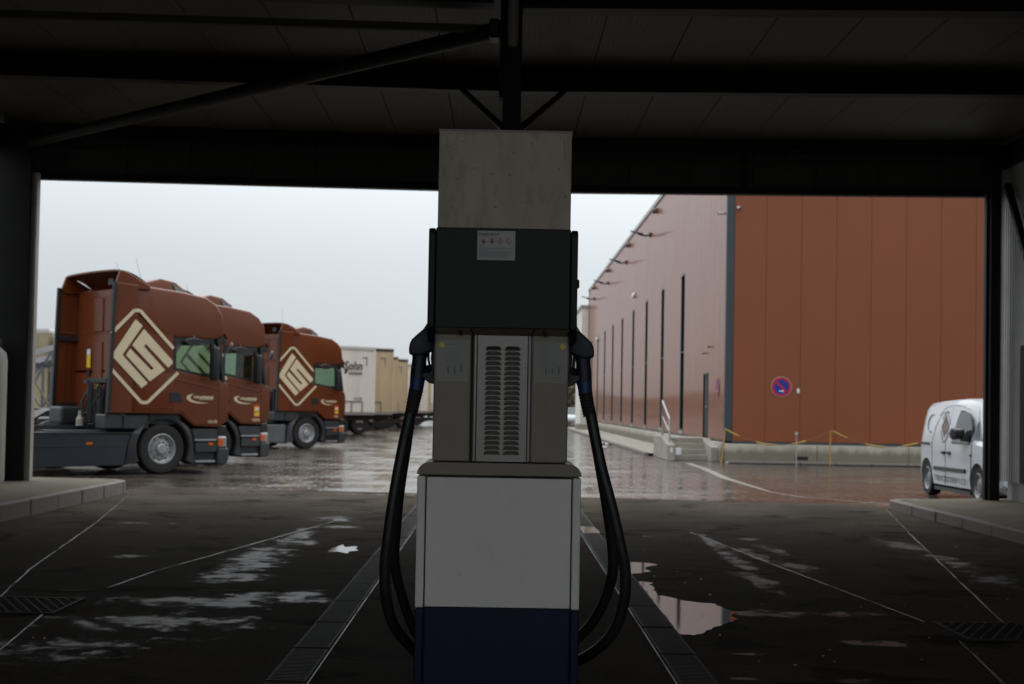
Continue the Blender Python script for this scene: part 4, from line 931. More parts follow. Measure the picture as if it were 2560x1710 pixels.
for t, num in ((truck, '12118'), (t2, '10276'), (t3, '1093')):
    text(num, .085, (1.09, -1.262, 1.055), TR, 'cream', t, name='fleet_number', depth=.003, bold=.002)
for t in (t2, t3):
    stk = MB().box(1.03, 1.19, -1.262, -1.25, 1.13, 1.42).build('blind_spot_sticker', 'red', t)
    MB().box(1.045, 1.175, -1.264, -1.26, 1.15, 1.37).build('sticker_field', 'yellow', stk)
    MB().prism([(1.06, 1.29), (1.10, 1.34), (1.16, 1.345), (1.16, 1.30), (1.11, 1.29)], 'XZ', -1.266, -1.263).build('sticker_truck', 'whitefilm', stk)
    MB().prism([(1.05, 1.235), (1.16, 1.285), (1.165, 1.27), (1.06, 1.215)], 'XZ', -1.266, -1.263).build('sticker_beam', 'ink', stk)
MB().prism(rrect(-1.15, -1.2+.05, .2, .76, .001) if False else [(-1.95, .26), (-1.90, .20), (-.86, .20), (-.82, .26), (-.80, .74), (-.84, .78), (-1.92, .78), (-1.95, .74)], 'XZ', -1.20, -.6).build('fuel_tank', 'tank', t3, bevel=.03, seg=2)
MB().lathe([(.05, 0), (.05, .05)], (-1.72, -1.20, .66), (0, -1, 0), 12).build('tank_cap', 'whitefilm', t3)
for t, pts in ((truck, [((.2, .7, 3.6), (-.1, .75, 4.35)), ((.75, .9, 3.4), (.45, .95, 4.5))]), (t2, [((.6, .9, 3.4), (.45, .95, 4.3))]), (t3, [((.2, .6, 3.6), (.15, .62, 4.6))])):
    for a, c in pts: MB().tube([a, c], [.006, .003], 5).build('antenna', 'black', t)
for t in (t2,):
    for c in t.children:
        if c.name.startswith('roof_hatch'): pass

# ================================================================== TRAILERS (local x forward from the rear, right side faces the viewer)
def make_trailer(mside, top, frames=True):
    t = thing('trailer', 'x', 'trailer', (0, 0, 0), 0, 'curtain sided trailers parked in a row behind the trucks')
    b = lambda mb, n, m, p=t, **k: mb.build(n, m, p, **k)
    Lx = 13.6; zb = 1.08
    b(MB().box(-Lx, 0, -1.22, 1.22, zb, top), 'body', mside, bevel=.02)
    b(MB().box(-Lx-.01, .01, -1.25, 1.25, top-.14, top-.03), 'roof_rail', 'trim' if mside == 'tan' else 'wallgrey')
    b(MB().box(-Lx-.01, .01, -1.24, 1.24, top-.028, top+.03), 'roof_skin', 'twhite')
    for s in (-1, 1):
        b(MB().box(-.10, .012, *sorted((s*1.25, s*1.18)), zb, top-.14), 'corner_post', mside, bevel=.01)
        b(MB().box(-Lx, 0, *sorted((s*1.245, s*1.15)), zb-.10, zb+.04), 'side_rail', 'galv')
    for x in [-.9-i*.62 for i in range(20)]:
        b(MB().box(x, x+.03, -1.232, -1.22, zb+.05, top-.16), 'curtain_strap', mside)
        
    for x in [-.75, -1.35, -2.2]:
        b(MB().box(x, x+.06, -1.262, -1.23, zb+.02, zb+.55), 'lashing_bar', 'galv')
    b(MB().box(-2.2, -.7, -1.255, -1.235, zb+.50, zb+.55), 'lashing_rail', 'galv')
    b(MB().box(-.75, -.45, -1.256, -1.235, top-.48, top-.44), 'curtain_bracket', 'galv'); b(MB().box(-.52, -.48, -1.256, -1.235, top-.85, top-.46), 'curtain_bracket', 'galv')
    b(MB().box(-Lx, -.1, -.9, .9, zb-.35, zb-.1), 'chassis', 'black')
    for y in (-.8, .8): b(MB().box(-11.2, -11.06, y-.07, y+.07, .05, zb-.3), 'landing_leg', 'black')
    b(MB().box(-9.8, -5.3, -1.16, -.6, .40, .97), 'pallet_box', 'black'); b(MB().box(-1.2, -.2, -1.16, 1.16, .38, .62), 'underrun_bar', 'black'); b(MB().box(-5.2, -1.0, -.7, .7, .3, .97), 'axle_frame', 'black'); b(MB().box(-13.3, -12.4, -1.16, -.7, .45, .97), 'side_guard', 'black')
    tyre = MB().lathe([(.28, -.16), (.47, -.16), (.5, 0), (.47, .16), (.28, .16)], (0, 0, 0), (0, 1, 0), 20, cap=False).mesh('tyre', smooth=40)
    rm = MB().lathe([(.28, -.12), (.2, -.06), (.1, -.1), (.001, -.1)], (0, 0, 0), (0, 1, 0), 16).mesh('rim', smooth=40)
    for x in (-1.9, -3.2, -4.5):
        b(MB().box(x-.5, x+.5, -1.18, -.8, 1.0, 1.06), 'mudguard', 'black')
        for y in (-1.0, 1.0):
            w = bpy.data.objects.new('wheel', None); COL.objects.link(w); w.parent = t; w.location = (x, y, .5); w.rotation_euler = (0, 0, 0 if y < 0 else math.pi)
            link('tyre', tyre, 'rubber', w); link('rim', rm, 'galv', w)
    return t
M['tanshade'] = mat('shaded tan tarpaulin', (.33, .285, .175), .65, var=.12, vscale=1.2, dirt=(.22, .19, .13), dirt_amt=.5, dirt_scale=1.5)  # darker copy of the tan: shade on the rear face put into the colour
tshade = make_trailer('tanshade', 4.24)
tw = make_trailer('twhite', 4.10); tt = make_trailer('tan', 4.24)
def put(t, x, y, lab, a=42): t.location = (x, y, ZY); t.rotation_euler = (0, 0, R(a)); t['label'] = lab; return t
def corner(x, y): # right front corner -> origin
    return x-1.25*math.sin(R(42)), y+1.25*math.cos(R(42))
put(tw, *corner(-5.77, 66), 'white curtain sided trailer lettered Sohn, right behind the farthest truck')
put(tt, *corner(-5.28, 70.5), 'tall tan curtain sided trailer standing just behind the lettered white one')
put(copy_tree(tt), *corner(-5.87, 82), 'second tan trailer, a narrow strip seen right of the tall tan one')
put(copy_tree(tt), *corner(-5.55, 86), 'third tan trailer, last tan one before the white trailer at the end of the row')
put(copy_tree(tw), *corner(-4.62, 92), 'white trailer just left of the left pump hose, behind the tan ones')
put(copy_tree(tt), *corner(-4.72, 98), 'tan sliver of trailer between the hose and the pump, behind white trailers')
put(copy_tree(tw), *corner(-4.36, 104), 'last white trailer of the row, touching the pump column edge')
text('Sohn', .53, (-1.30, -1.26, 3.22), TR, 'vantext', tw, name='side_lettering', italic=.25, depth=.003, bold=.012)
text('STATIONS', .16, (-1.15, -1.26, 2.88), TR, 'vantext', tw, name='side_lettering', depth=.003, bold=.006)
text('10038', .2, (-1.0, -1.27, 1.72), TR, 'vantext', tw, name='fleet_number', depth=.002)
s_ = MB().box(-2.35, -2.12, -1.27, -1.25, 1.70, 2.05).build('blind_spot_sticker', 'red', tw); MB().box(-2.33, -2.14, -1.274, -1.27, 1.72, 1.93).build('sticker_field', 'yellow', s_)

# left background: two parked trailers and a steel ramp trailer behind the first truck
lt = put(tshade, -19.3, 70.6, 'tan trailer with a brown diagonal stripe behind the first truck at the left', 90)
MB().loft([[(-13.6, -1.262, 3.2), (-13.6, -1.25, 3.2), (-13.6, -1.25, 2.9), (-13.6, -1.262, 2.9)], [(-12.4, -1.262, 2.4), (-12.4, -1.25, 2.4), (-12.4, -1.25, 2.1), (-12.4, -1.262, 2.1)]])
rear = MB().prism([(-1.2, 3.3), (-1.2, 2.9), (-.15, 2.05), (-.15, 2.4)], 'YZ', -13.625, -13.61).build('diagonal_stripe', 'vantext', lt)
lt2 = put(copy_tree(tw), -16.65, 70.6, 'white trailer with a brown curved mark behind the first truck at the left', 90)
MB().prism([(p[0]*.45+1.0, p[1]*.45+2.75) for p in arc(0, 0, 1, 60, 300, 14)]+[(p[0]*.3+1.08, p[1]*.36+2.75) for p in arc(0, 0, 1, 300, 60, 14)], 'YZ', -13.63, -13.615).build('curved_mark', 'vantext', lt2)
rp = thing('ramp_trailer', 'grey lattice steel car carrier with sloping ramp behind the first truck', 'trailer', (-12.2, 37.2, ZY))
g_ = lambda mb, n, m='galv': mb.build(n, m, rp)
for y in (-.9, .9):
    g_(MB().bar((-2.6, y, 1.75), (1.6, y, 3.0), .10, .14), 'ramp_rail')
    g_(MB().bar((-3, y, 1.15), (2, y, 1.15), .10, .16), 'lower_rail')
    for i, x in enumerate((-2.4, -1.6, -.8, 0, .8, 1.5)):
        zt = 1.75+(x+2.6)/4.2*1.25; g_(MB().bar((x, y, 1.2), (x, y, zt), .06), 'upright', 'tank')
        if i < 5: g_(MB().bar((x, y, 1.2), (x+.8, y, zt+.2), .05), 'lattice_bar', 'tank')
        if i < 5: g_(MB().bar((x, y, zt), (x+.8, y, 1.2), .04), 'lattice_bar', 'vantext')
    g_(MB().bar((-3, y, 2.32), (2, y, 2.34), .07, .08), 'side_rail', 'trim')
g_(MB().box(-3, 2, -1.0, 1.0, .85, 1.05), 'deck', 'darkgrey')
for x in (-2.0, -.8):
    for y in (-1, 1): g_(MB().lathe([(.25, -.12), (.4, -.12), (.42, 0), (.4, .12), (.25, .12)], (x, y, .42), (0, 1, 0), 18), 'wheel', 'rubber')

# ================================================================== WAREHOUSE
XW, YW = 6.42, 40.4
wh = thing('warehouse', 'rust brown clad warehouse with tall slit windows and pale concrete plinth', 'building', (XW, YW, 0))
w_ = lambda mb, n, m, p=wh, **k: mb.build(n, m, p, world=(p is wh), **k)
HT = 10.0
w_(MB().box(XW+.10, 30, YW+.10, 104, -.02, HT-.05), 'light_block_core', 'trim')  # hidden solid box added to keep light from passing through the building
# front panels
def panel_front(x0, x1): return MB().box(x0+.003, x1-.003, YW, YW+.08, .60, HT)
xp = XW+.21
fp = None
for i in range(22):
    x1 = xp+1.0 if i else 7.548
    w_(panel_front(xp, x1), 'wall_panel', 'clad', bevel=.005); xp = x1
w_(MB().box(XW+.21, xp, YW+.05, YW+.09, .6, HT-.02), 'joint_backing', 'seam')
# side panels
def panel_side(y0, y1, z0=.62, z1=HT): return MB().box(XW, XW+.08, y0+.003, y1-.003, z0, z1)
ed = [40.6+i*(43.74-40.6)/3 for i in range(4)]
cells = [(ed[i], ed[i+1], 'p') for i in range(3)]+[(43.74, 44.77, 'd')]+[(44.77+i*.966, 44.77+(i+1)*.966, 'p') for i in range(5)]
y = 49.6
for k in range(9):
    cells.append((y, y+1.0333, 'w'))
    for i in range(1, 6): cells.append((y+i*1.0333, y+(i+1)*1.0333, 'p'))
    y += 6.2
for y0, y1, kind in cells:
    if y1 > 103.5: continue
    if kind == 'p': w_(panel_side(y0, y1), 'wall_panel', 'clad', bevel=.004)
    elif kind == 'd':
        w_(panel_side(y0, y1, 2.62), 'wall_panel', 'clad', bevel=.004)
        d = w_(MB().box(XW+.03, XW+.07, y0+.05, y1-.05, .66, 2.55), 'door', 'doorpaint', bevel=.005)
        fr = MB().box(XW-.01, XW+.07, y0+.006, y0+.05, .62, 2.62); fr.box(XW-.01, XW+.07, y1-.05, y1-.006, .62, 2.62); fr.box(XW-.01, XW+.07, y0+.05, y1-.05, 2.55, 2.62)
        fr.build('door_frame', 'doorpaint', d, world=False).location = d.location*0
        MB().box(XW-.05, XW+.02, y0+.13, y0+.2, 1.55, 1.60).build('door_handle', 'galv', d)
    else:
        w_(panel_side(y0, y1, 6.27), 'wall_panel', 'clad', bevel=.004)
        wd = w_(MB().box(XW+.05, XW+.06, y0+.07, y1-.07, .80, 6.2), 'window', 'winglass')
        fr = MB().box(XW-.004, XW+.075, y0+.006, y0+.07, .74, 6.26); fr.box(XW-.004, XW+.075, y1-.07, y1-.006, .74, 6.26)
        fr.box(XW-.004, XW+.075, y0+.07, y1-.07, .74, .80); fr.box(XW-.004, XW+.075, y0+.07, y1-.07, 6.20, 6.26); fr.box(XW+.0, XW+.07, y0+.07, y1-.07, 3.48, 3.52)
        fr.build('window_frame', 'trim', wd)
        MB().box(XW-.03, XW+.07, y0-.02, y1+.02, .625, .735).build('window_sill', 'galv', wd)
w_(MB().box(XW+.05, XW+.09, 40.6, 103.5, .62, HT-.02), 'joint_backing', 'seam')
w_(MB().box(XW-.015, XW+.205, YW-.015, YW+.20, .60, HT+.02), 'corner_trim', 'trim', bevel=.01)
w_(MB().box(XW-.02, XW+.1, 103.5, 103.8, .6, HT), 'corner_trim', 'vantext')
w_(MB().box(XW-.06, XW+.2, YW-.06, 104, HT, HT+.16), 'roof_edge', 'galv'); w_(MB().box(XW+.2, 30, YW-.06, YW+.2, HT, HT+.16), 'roof_edge', 'galv')
w_(MB().box(XW+.2, 30, YW-.012, YW+.06, .53, .597), 'base_trim', 'trim'); w_(MB().box(XW-.014, XW+.06, YW+.2, 103.8, .555, .617), 'base_trim', 'trim')
w_(MB().box(XW-.5, XW+.3, 103.7, 110.8, .2, 8.8), 'end_block', 'twhite')
w_(MB().box(XW-.62, XW+.3, 103.6, 111, 8.8, 9.0), 'end_block_roof', 'galv')
# plinth in slabs
xa = XW+.0
while xa < 28:
    w_(MB().box(xa+.004, xa+2.596, YW-.16, YW+.1, ZY, .525), 'plinth_slab', 'plinth', bevel=.012); xa += 2.6
ya = YW+.12
while ya < 103:
    w_(MB().box(XW-.10, XW+.1, ya+.004, ya+3.996, ZY, .55), 'plinth_slab', 'plinth', bevel=.012); ya += 4
for xv in (8.38,): w_(MB().box(xv, xv+.38, YW-.168, YW-.155, .10, .20), 'drain_opening', 'hole')
for yv in (53.4, 79.0): w_(MB().box(XW-.108, XW-.098, yv, yv+1.0, .06, .15), 'drain_opening', 'hole')
for ys in (58.8, 71.3, 84.6, 97.0): w_(MB().tube([(XW+.1, ys, 9.72), (XW-.22, ys, 9.70)], .12, 12), 'overflow_spout', 'vantext', smooth=50)
# kerb at the plinth foot, pavement along the side
kb = struct(MB().box(XW-.0, 28, YW-.62, YW-.17, ZY, .03).build('gutter', 'concrete'))
km = MB().box(-.49, .49, -.06, .06, 0, .06).mesh('gutter_stone', bevel=.008)
for i in range(20):
    o = link('gutter_stone', km, 'stone', kb); o.location = (XW+.5+i*1.0, YW-.69, ZY+.02)
pv = struct(MB().add([(4.75, 45.1, .075), (XW-.1, 45.1, .075), (XW-.1, 103, .075), (4.85, 103, .075), (4.75, 45.1, ZY), (4.85, 103, ZY)], [(0, 1, 2, 3), (4, 0, 3, 5)]).build('pavement', 'concrete'))
km = MB().box(-.07, .07, -.98, .98, 0, .11).mesh('kerb_stone', bevel=.01)
for i in range(29):
    o = link('kerb_stone', km, 'stone', pv); o.location = (4.70, 46.1+i*2, ZY)
# wall lamps on the side wall
for i, ys in enumerate((48.8, 61.2, 72.9, 85.2, 97.6)):
    lab = ['', 'curved arm lamp under the warehouse roof edge, nearest of the row in view', 'curved arm lamp under the warehouse roof edge, second of the row', 'curved arm lamp under the warehouse roof edge, third of the row', 'curved arm lamp at the far end of the warehouse roof edge'][i]
    if not i: continue
    l_ = thing('wall_lamp', lab, 'lamp', (XW, ys, 9.0), 0, 'arm lamps along the warehouse side')
    MB().box(-.09, 0, -.09, .09, -.1, .1).build('bracket', 'darkgrey', l_, bevel=.02)
    MB().tube([(-.05, 0, 0), (-.25, 0, -.04), (-.45, 0, 0), (-.6, 0, .07)], .045, 8).build('arm', 'darkgrey', l_, smooth=50)
    MB().loft([[(-.35, -.09, .0), (-.35, .09, .0), (-.35, .09, .06), (-.35, -.09, .06)], [(-.9, -.12, .13), (-.9, .12, .13), (-.9, .12, .17), (-.9, -.12, .17)]]).build('lamp_head', 'darkgrey', l_, bevel=.015)
for (loc, d, lab) in (((XW, 41.2, 7.2), (-1, -.25, -.15), 'white security camera on the warehouse side wall left of the dark corner trim'), ((6.72, YW, 7.25), (.5, -1, -.3), 'white security camera on the brown front wall right of the dark corner trim'),
                      ((XW, 44.4, 3.25), (-1, 0, -.3), 'small dark lamp on the side wall above the warehouse door'), ((XW, 43.3, 3.40), (-1, -.3, -.2), 'small dark camera on the side wall right of the door lamp')):
    dark = 'dark' in lab.split('on')[0]
    c_ = thing('security_camera' if 'camera' in lab else 'door_lamp', lab, 'camera' if 'camera' in lab else 'lamp', loc)
    c_.scale = (.55, .55, .55) if dark else (.8, .8, .8)
    dv = Vector(d).normalized()
    side = loc[0] == XW
    nrm = Vector((-1, 0, 0)) if side else Vector((0, -1, 0))
    MB().tube([Vector((0, 0, 0)), nrm*.06], .035, 10).build('mount', 'vantext' if dark else 'whitefilm', c_)
    MB().tube([nrm*.05, nrm*.09+Vector((0, 0, -.02))], .016, 8).build('arm', 'vantext' if dark else 'whitefilm', c_)
    p0 = nrm*.09-dv*.05; MB().tube([p0, p0+dv*.15], .05, 12).build('housing', 'vantext' if dark else 'whitefilm', c_, smooth=50)
    MB().tube([p0+dv*.15, p0+dv*.158], .042, 12).build('lens', 'hole', c_)
for i, (yy_, zz_) in enumerate(((68.2, 6.9), (93.5, 6.0))):
    c_ = thing('wall_light', ['small pale light on the warehouse side between the third and fourth slit windows', 'small pale light high on the far part of the warehouse side'][i], 'lamp', (XW, yy_, zz_), 0, 'small lights on the warehouse side')
    MB().lathe([(.12, 0), (.16, .08), (.05, .16)], (0, 0, 0), (-1, 0, .3), 12).build('shade', 'whitefilm', c_, smooth=50); MB().box(-.02, .02, -.08, .08, -.1, .1).build('mount', 'whitefilm', c_)
# no-stopping signs
def sign(loc, rz, lab):
    s = thing('no_parking_sign', lab, 'sign', loc, rz, 'round blue and red signs on the warehouse')
    ring = lambda r1, r0, y, n, m: setattr(link(n, holed(arc(0, 0, r1, 0, 354, 59), [arc(0, 0, r0, 0, 354, 59)] if r0 else [], .002), m, s), 'rotation_euler', (R(90), 0, 0))
    MB().lathe([(.30, 0), (.30, .012)], (0, -.005, 0), (0, -1, 0), 48).build('plate', 'signwhite', s)
    for nme_, r1, rr0, m, y in (('blue_field', .225, 0, 'signblue', -.0205), ('red_ring', .272, .212, 'signred', -.0245)):
        o = link(nme_, holed(arc(0, 0, r1, 0, 354, 59), [arc(0, 0, rr0, 0, 354, 59)] if rr0 else [], .002), m, s); o.rotation_euler = (R(90), 0, 0); o.location = (0, y, 0)
    a = R(-45); MB().bar((-.216*math.cos(a), -.0245, -.216*math.sin(a)), (.216*math.cos(a), -.0245, .216*math.sin(a)), .062, .004, (0, 1, 0)).build('red_bar', 'signred', s)
    MB().prism([(-.07, -.105), (.03, -.105), (.03, -.075), (.075, -.12), (.03, -.165), (.03, -.135), (-.07, -.135)], 'XZ', -.0285, -.0265).build('white_arrow', 'whitefilm', s)
    return s
sign((8.01, YW, 2.165), 0, 'round no stopping sign on the brown front wall of the warehouse')
sign((XW, 41.75, 2.16), R(-90), 'round sign seen edge-on on the side wall between door and corner')
tag(MB().box(8.45, 8.53, YW-.05, YW-.0, 1.99, 2.12).build('socket_box', 'whitefilm', bevel=.01), 'tiny white socket box on the brown wall right of the sign', 'socket box')
# stairs to the side door
sr = thing('stairs', 'concrete stairs with side walls leading up to the warehouse door', 'stairs', (5.6, 43, 0))
g_ = lambda mb, n, m='concrete', **k: mb.build(n, m, sr, world=True, **k)
for i in range(4): g_(MB().box(5.12, 6.12, 41.7+i*.32, 44.95, ZY+.16*i-.001*i, .16*(i+1)-.01), 'step', bevel=.01)
g_(MB().prism([(41.3, ZY), (45.05, ZY), (45.05, .66), (42.9, .66), (41.3, .44)], 'YZ', 4.9, 5.12), 'side_wall', bevel=.012)
g_(MB().prism([(41.0, ZY), (45.05, ZY), (45.05, .62), (42.9, .62), (41.0, .40)], 'YZ', 6.12, 6.36), 'side_wall', bevel=.012)
g_(MB().tube([(5.01, 43.6, .6), (5.01, 43.6, 1.72), (5.01, 41.75, 1.18), (5.01, 41.75, .45)], .032, 8), 'handrail', 'galv', smooth=50)
g_(MB().tube([(5.01, 43.6, 1.25), (5.01, 41.75, .80)], .022, 8), 'handrail', 'galv', smooth=50)
g_(MB().box(4.98, 5.06, 41.285, 41.297, .22, .36), 'name_plate', 'whitefilm'); g_(MB().box(5.14, 5.30, 41.24, 41.28, .16, .36), 'junction_box', 'whitefilm', bevel=.01)
# chain barriers
def chain(pts, sag, r=.012, n=12):
    out = []
    for (a, b) in zip(pts[:-1], pts[1:]):
        for i in range(n+1):
            u = i/n; out.append((a[0]+(b[0]-a[0])*u, a[1]+(b[1]-a[1])*u, a[2]+(b[2]-a[2])*u-sag*4*u*(1-u)))
    return out
cb = thing('chain_barrier', 'yellow chain barrier on thin posts along the front plinth of the warehouse', 'barrier', (9.3, 39.6, 0))
g_ = lambda mb, n, m: mb.build(n, m, cb, world=True, smooth=50)
PX = (6.25, 9.25, 12.4, 15.5)
for x in PX: g_(MB().tube([(x-.04 if x < 7 else x, 39.65, ZY), (x+.06 if x < 7 else x, 39.65, .97)], .02, 8), 'post', 'ypaint')
for xa, xb in zip(PX[:-1], PX[1:]):
    c_ = chain([(xa+.05, 39.63, .95), (xb, 39.63, .95)], .42, n=30)
    g_(MB().tube(c_, .007, 5), 'chain', 'vantext')
    for s0, s1 in ((0, 4), (9, 14), (19, 23)):
        sl_ = g_(MB().tube(c_[s0:s1+1], .026, 8), 'chain_sleeve', 'ypaint')
tag(MB().tube([(8.27, 39.5, ZY), (8.27, 39.5, .82), (8.27, 39.5, .83), (8.27, 39.5, .90)], [.02, .02, .05, .04], 8).build('marker_post', 'galv'), 'thin grey marker post in front of the warehouse plinth', 'post')
tag(MB().box(-.42, .42, -.5, .5, 0, .46).build('concrete_block', 'concrete', bevel=.03), 'low concrete block at the far end of the side pavement', 'block').location = (5.45, 93.5, ZY)
for x, y, s, lab in ((3.75, 52.5, .5, 'crumpled white litter on the wet paving by the kerb'), (4.35, 57.5, .45, 'crumpled pale litter on the kerb beside the warehouse')):
    mb = MB().grid(lambda u, v: ((u-.5)*s, (v-.5)*s*1.6, .10*abs(mnoise.noise((u*3+x, v*3, y)))+.03*math.sin(u*9+v*5)+.03), 6, 6)
    o = tag(mb.build('litter', 'litter'), lab, 'litter', 'litter by the warehouse kerb'); o.location = (x, y, ZY+.01)

# ================================================================== VAN (local x forward from rear axle, y left)
VR = 8.72
van = thing('delivery_van', 'white delivery van with brown emblem and truck service lettering, half behind the right post', 'van', (VR, 25.93, ZY), R(-90))
v_ = lambda mb, n, m, p=van, **k: mb.build(n, m, p, **k)
def section(x, zb, hw, zbelt, hwb, zr, hwr, rr=.10):
    half = [(hw*.80, zb), (hw*.97, zb+.06), (hw, zb+.25), (hw, (zb+zbelt)/2+.08), (hwb, zbelt), (hwb-(hwb-hwr)*.55, zbelt+(zr-zbelt)*.6), (hwr+.02, zr-rr), (hwr-.05, zr-.025), (hwr-.25, zr)]
    return [(x, y, z) for y, z in half]+[(x, -y, z) for y, z in reversed(half)]
ST = [(-.50, .40, .84, .98, .82, 1.05, .78), (-.47, .26, .87, .98, .86, 1.45, .78), (-.40, .2, .89, .98, .885, 1.645, .75), (-.20, .19, .91, .98, .905, 1.695, .775), (.5, .18, .915, .98, .912, 1.735, .78), (1.2, .18, .915, .98, .912, 1.755, .78), (1.9, .18, .915, .98, .912, 1.75, .77),
      (2.25, .18, .91, .99, .905, 1.70, .71), (2.42, .18, .91, 1.0, .90, 1.56, .70)]
LW = [(2.42, .18, .91, 1.0, .90, 1.10, .80), (2.9, .18, .905, .96, .88, 1.06, .78), (3.2, .19, .89, .90, .85, .97, .74), (3.42, .22, .84, .80, .80, .84, .66), (3.52, .30, .76, .70, .72, .72, .6)]
bd = MB().loft([section(*s) for s in ST]); 
bd2 = MB().loft([section(*s) for s in LW])
cut = MB()
for x in (0, 2.73):
    for s in (-1, 1):
        cut.lathe([(.37, -.3), (.37, .32)], (x, s*.88, .315), (0, 1, 0), 32)
cutm = cut.mesh('cut')
link('body', boolean_cut(bd.mesh('body'), cutm), 'white', van); o = van.children[-1]; o.data.shade_smooth(); o.data.set_sharp_from_angle(angle=R(28))
link('bonnet', boolean_cut(bd2.mesh('bonnet'), cutm.copy()), 'white', van); o = van.children[-1]; o.data.shade_smooth(); o.data.set_sharp_from_angle(angle=R(28))
for x in (0, 2.73):
    v_(MB().box(x-.42, x+.42, -.60, .60, .12, .62), 'wheel_well', 'hole')
# cabin glass
ws = v_(MB().loft([[(2.44, -.66, 1.545), (2.44, .66, 1.545), (2.455, .66, 1.545), (2.455, -.66, 1.545)], [(2.90, -.79, 1.07), (2.90, .79, 1.07), (2.915, .79, 1.07), (2.915, -.79, 1.07)]]), 'windscreen', 'vanscreen')  if False else None
M['vrim'] = mat('van steel wheel', (.26, .26, .27), .4, metal=.3, var=.1)
M['vanscreen'] = mat('van glass', (.05, .065, .07), .06, spec=.6)
v_(MB().loft([[(2.40, -.70, 1.56), (2.40, .70, 1.56), (2.43, .69, 1.56), (2.43, -.69, 1.56)], [(2.88, -.80, 1.07), (2.88, .80, 1.07), (2.91, .79, 1.07), (2.91, -.79, 1.07)]]), 'windscreen', 'vanscreen', bevel=.005)
for s in (-1, 1):
    v_(MB().bar((2.38, s*.715, 1.60), (2.86, s*.825, 1.06), .07, .06), 'pillar', 'white', bevel=.015, seg=2)
    v_(MB().prism([(2.40, 1.0), (2.88, .98), (2.86, 1.07), (2.40, 1.56)], 'XZ', *sorted((s*.72, s*.76))), 'quarter_panel', 'white')
def side_y(z):   # outer body surface half width at height z
    zb, hb, zr, hr = .98, .912, 1.735, .78
    if z <= zb: return .915
    u = (z-zb)/(zr-zb)
    return hb-(hb-hr)*.55*min(1, u/.6) if u < .6 else (hb-(hb-hr)*.55)-((hb-(hb-hr)*.55)-(hr+.02))*min(1, (u-.6)/.27)
def on_side(pts, th, n, m, p=van, lift=.004, bevel=0):
    lo = [(x, -(side_y(z)+lift), z) for x, z in pts]; hi = [(x, -(side_y(z)+lift+th), z) for x, z in pts]
    return v_(MB().loft([lo, hi]), n, m, p, bevel=bevel)
def dens(pts, k=4):
    out = []
    for a, b in zip(pts, pts[1:]+pts[:1]): out += [(a[0]+(b[0]-a[0])*i/k, a[1]+(b[1]-a[1])*i/k) for i in range(k)]
    return out
dwin = [(1.43, .975), (2.36, .965), (2.42, 1.25), (2.28, 1.42), (2.05, 1.525), (1.80, 1.55), (1.66, 1.545), (1.56, 1.40)]
def window_piece():
    # window band split in horizontal strips so that it follows the curved side
    def xr(z, pts):
        xs_ = []
        for a, b in zip(pts, pts[1:]+pts[:1]):
            if (a[1]-z)*(b[1]-z) <= 0 and a[1] != b[1]: xs_.append(a[0]+(b[0]-a[0])*(z-a[1])/(b[1]-a[1]))
        return min(xs_), max(xs_)
    for nme_, m, sh, lift in (('window_frame', 'black', 0, .003), ('door_window', 'vanscreen', .02, .007)):
        zs = [.977+sh+(1.545-.977-2*sh)*i/10 for i in range(11)]; vs = []; fs = []
        for z in zs:
            a, b = xr(z, dwin); vs += [(a+sh, -(side_y(z)+lift), z), (b-sh, -(side_y(z)+lift), z), (a+sh, -(side_y(z)-.02), z), (b-sh, -(side_y(z)-.02), z)]
        for i in range(10):
            k = 4*i; fs += [(k, k+1, k+5, k+4), (k+2, k+6, k+7, k+3), (k, k+4, k+6, k+2), (k+1, k+3, k+7, k+5)]
        fs += [(0, 2, 3, 1), (40, 41, 43, 42)]
        v_(MB().add(vs, fs), nme_, m, smooth=40)
window_piece()
mr_ = v_(MB().loft([[(1.50, -.94, 1.09), (1.50, -1.10, 1.08), (1.50, -1.10, 1.21), (1.50, -.94, 1.22)], [(1.72, -.93, 1.06), (1.72, -1.14, 1.05), (1.72, -1.14, 1.25), (1.72, -.93, 1.25)], [(1.86, -.95, 1.08), (1.86, -1.10, 1.08), (1.86, -1.10, 1.22), (1.86, -.95, 1.23)]]), 'mirror', 'black', bevel=.03, seg=2)
mr_.location = (.40, 0, 0)
v_(MB().box(2.18, 2.36, -1.0, -.90, 1.03, 1.13), 'mirror_foot', 'black', mr_).location = (-.40, 0, 0)
def line_side(pts, r, n, m):
    v_(MB().tube([(x, -(side_y(z)+.001), z) for x, z in pts], r, 6), n, m)
line_side([(.33, .33), (.36, .62), (.34, .95), (.42, 1.25), (.62, 1.44), (.75, 1.50)], .005, 'door_seam', 'tank')
line_side([(1.12, .25), (1.12, .95), (1.16, 1.30), (1.25, 1.60)], .005, 'door_seam', 'tank'); line_side([(2.44, .40), (2.46, .8), (2.45, 1.05), (2.40, 1.40), (2.15, 1.56), (1.7, 1.62), (1.3, 1.63), (.85, 1.60), (.55, 1.45)], .005, 'door_seam', 'tank')
line_side([(.75, 1.50), (1.05, 1.52), (1.1, 1.5)], .008, 'pressed_line', 'tank')
on_side([(-.26, .925), (.22, .925), (.22, .965), (-.26, .965)], .012, 'slide_rail', 'black')
on_side([(.50, .485), (.52, .555), (2.2, .565), (2.2, .495)], .025, 'rub_strip', 'darkgrey', bevel=.006)
for x in (.95, 1.25): v_(MB().box(x, x+.16, -.955, -.91, .785, .835), 'door_handle', 'darkgrey', bevel=.012)
v_(MB().box(2.42, 2.46, -.935, -.91, .78, .82), 'side_repeater', 'orange')
v_(MB().box(.45, 2.4, -.90, .90, .14, .20), 'sill', 'darkgrey')
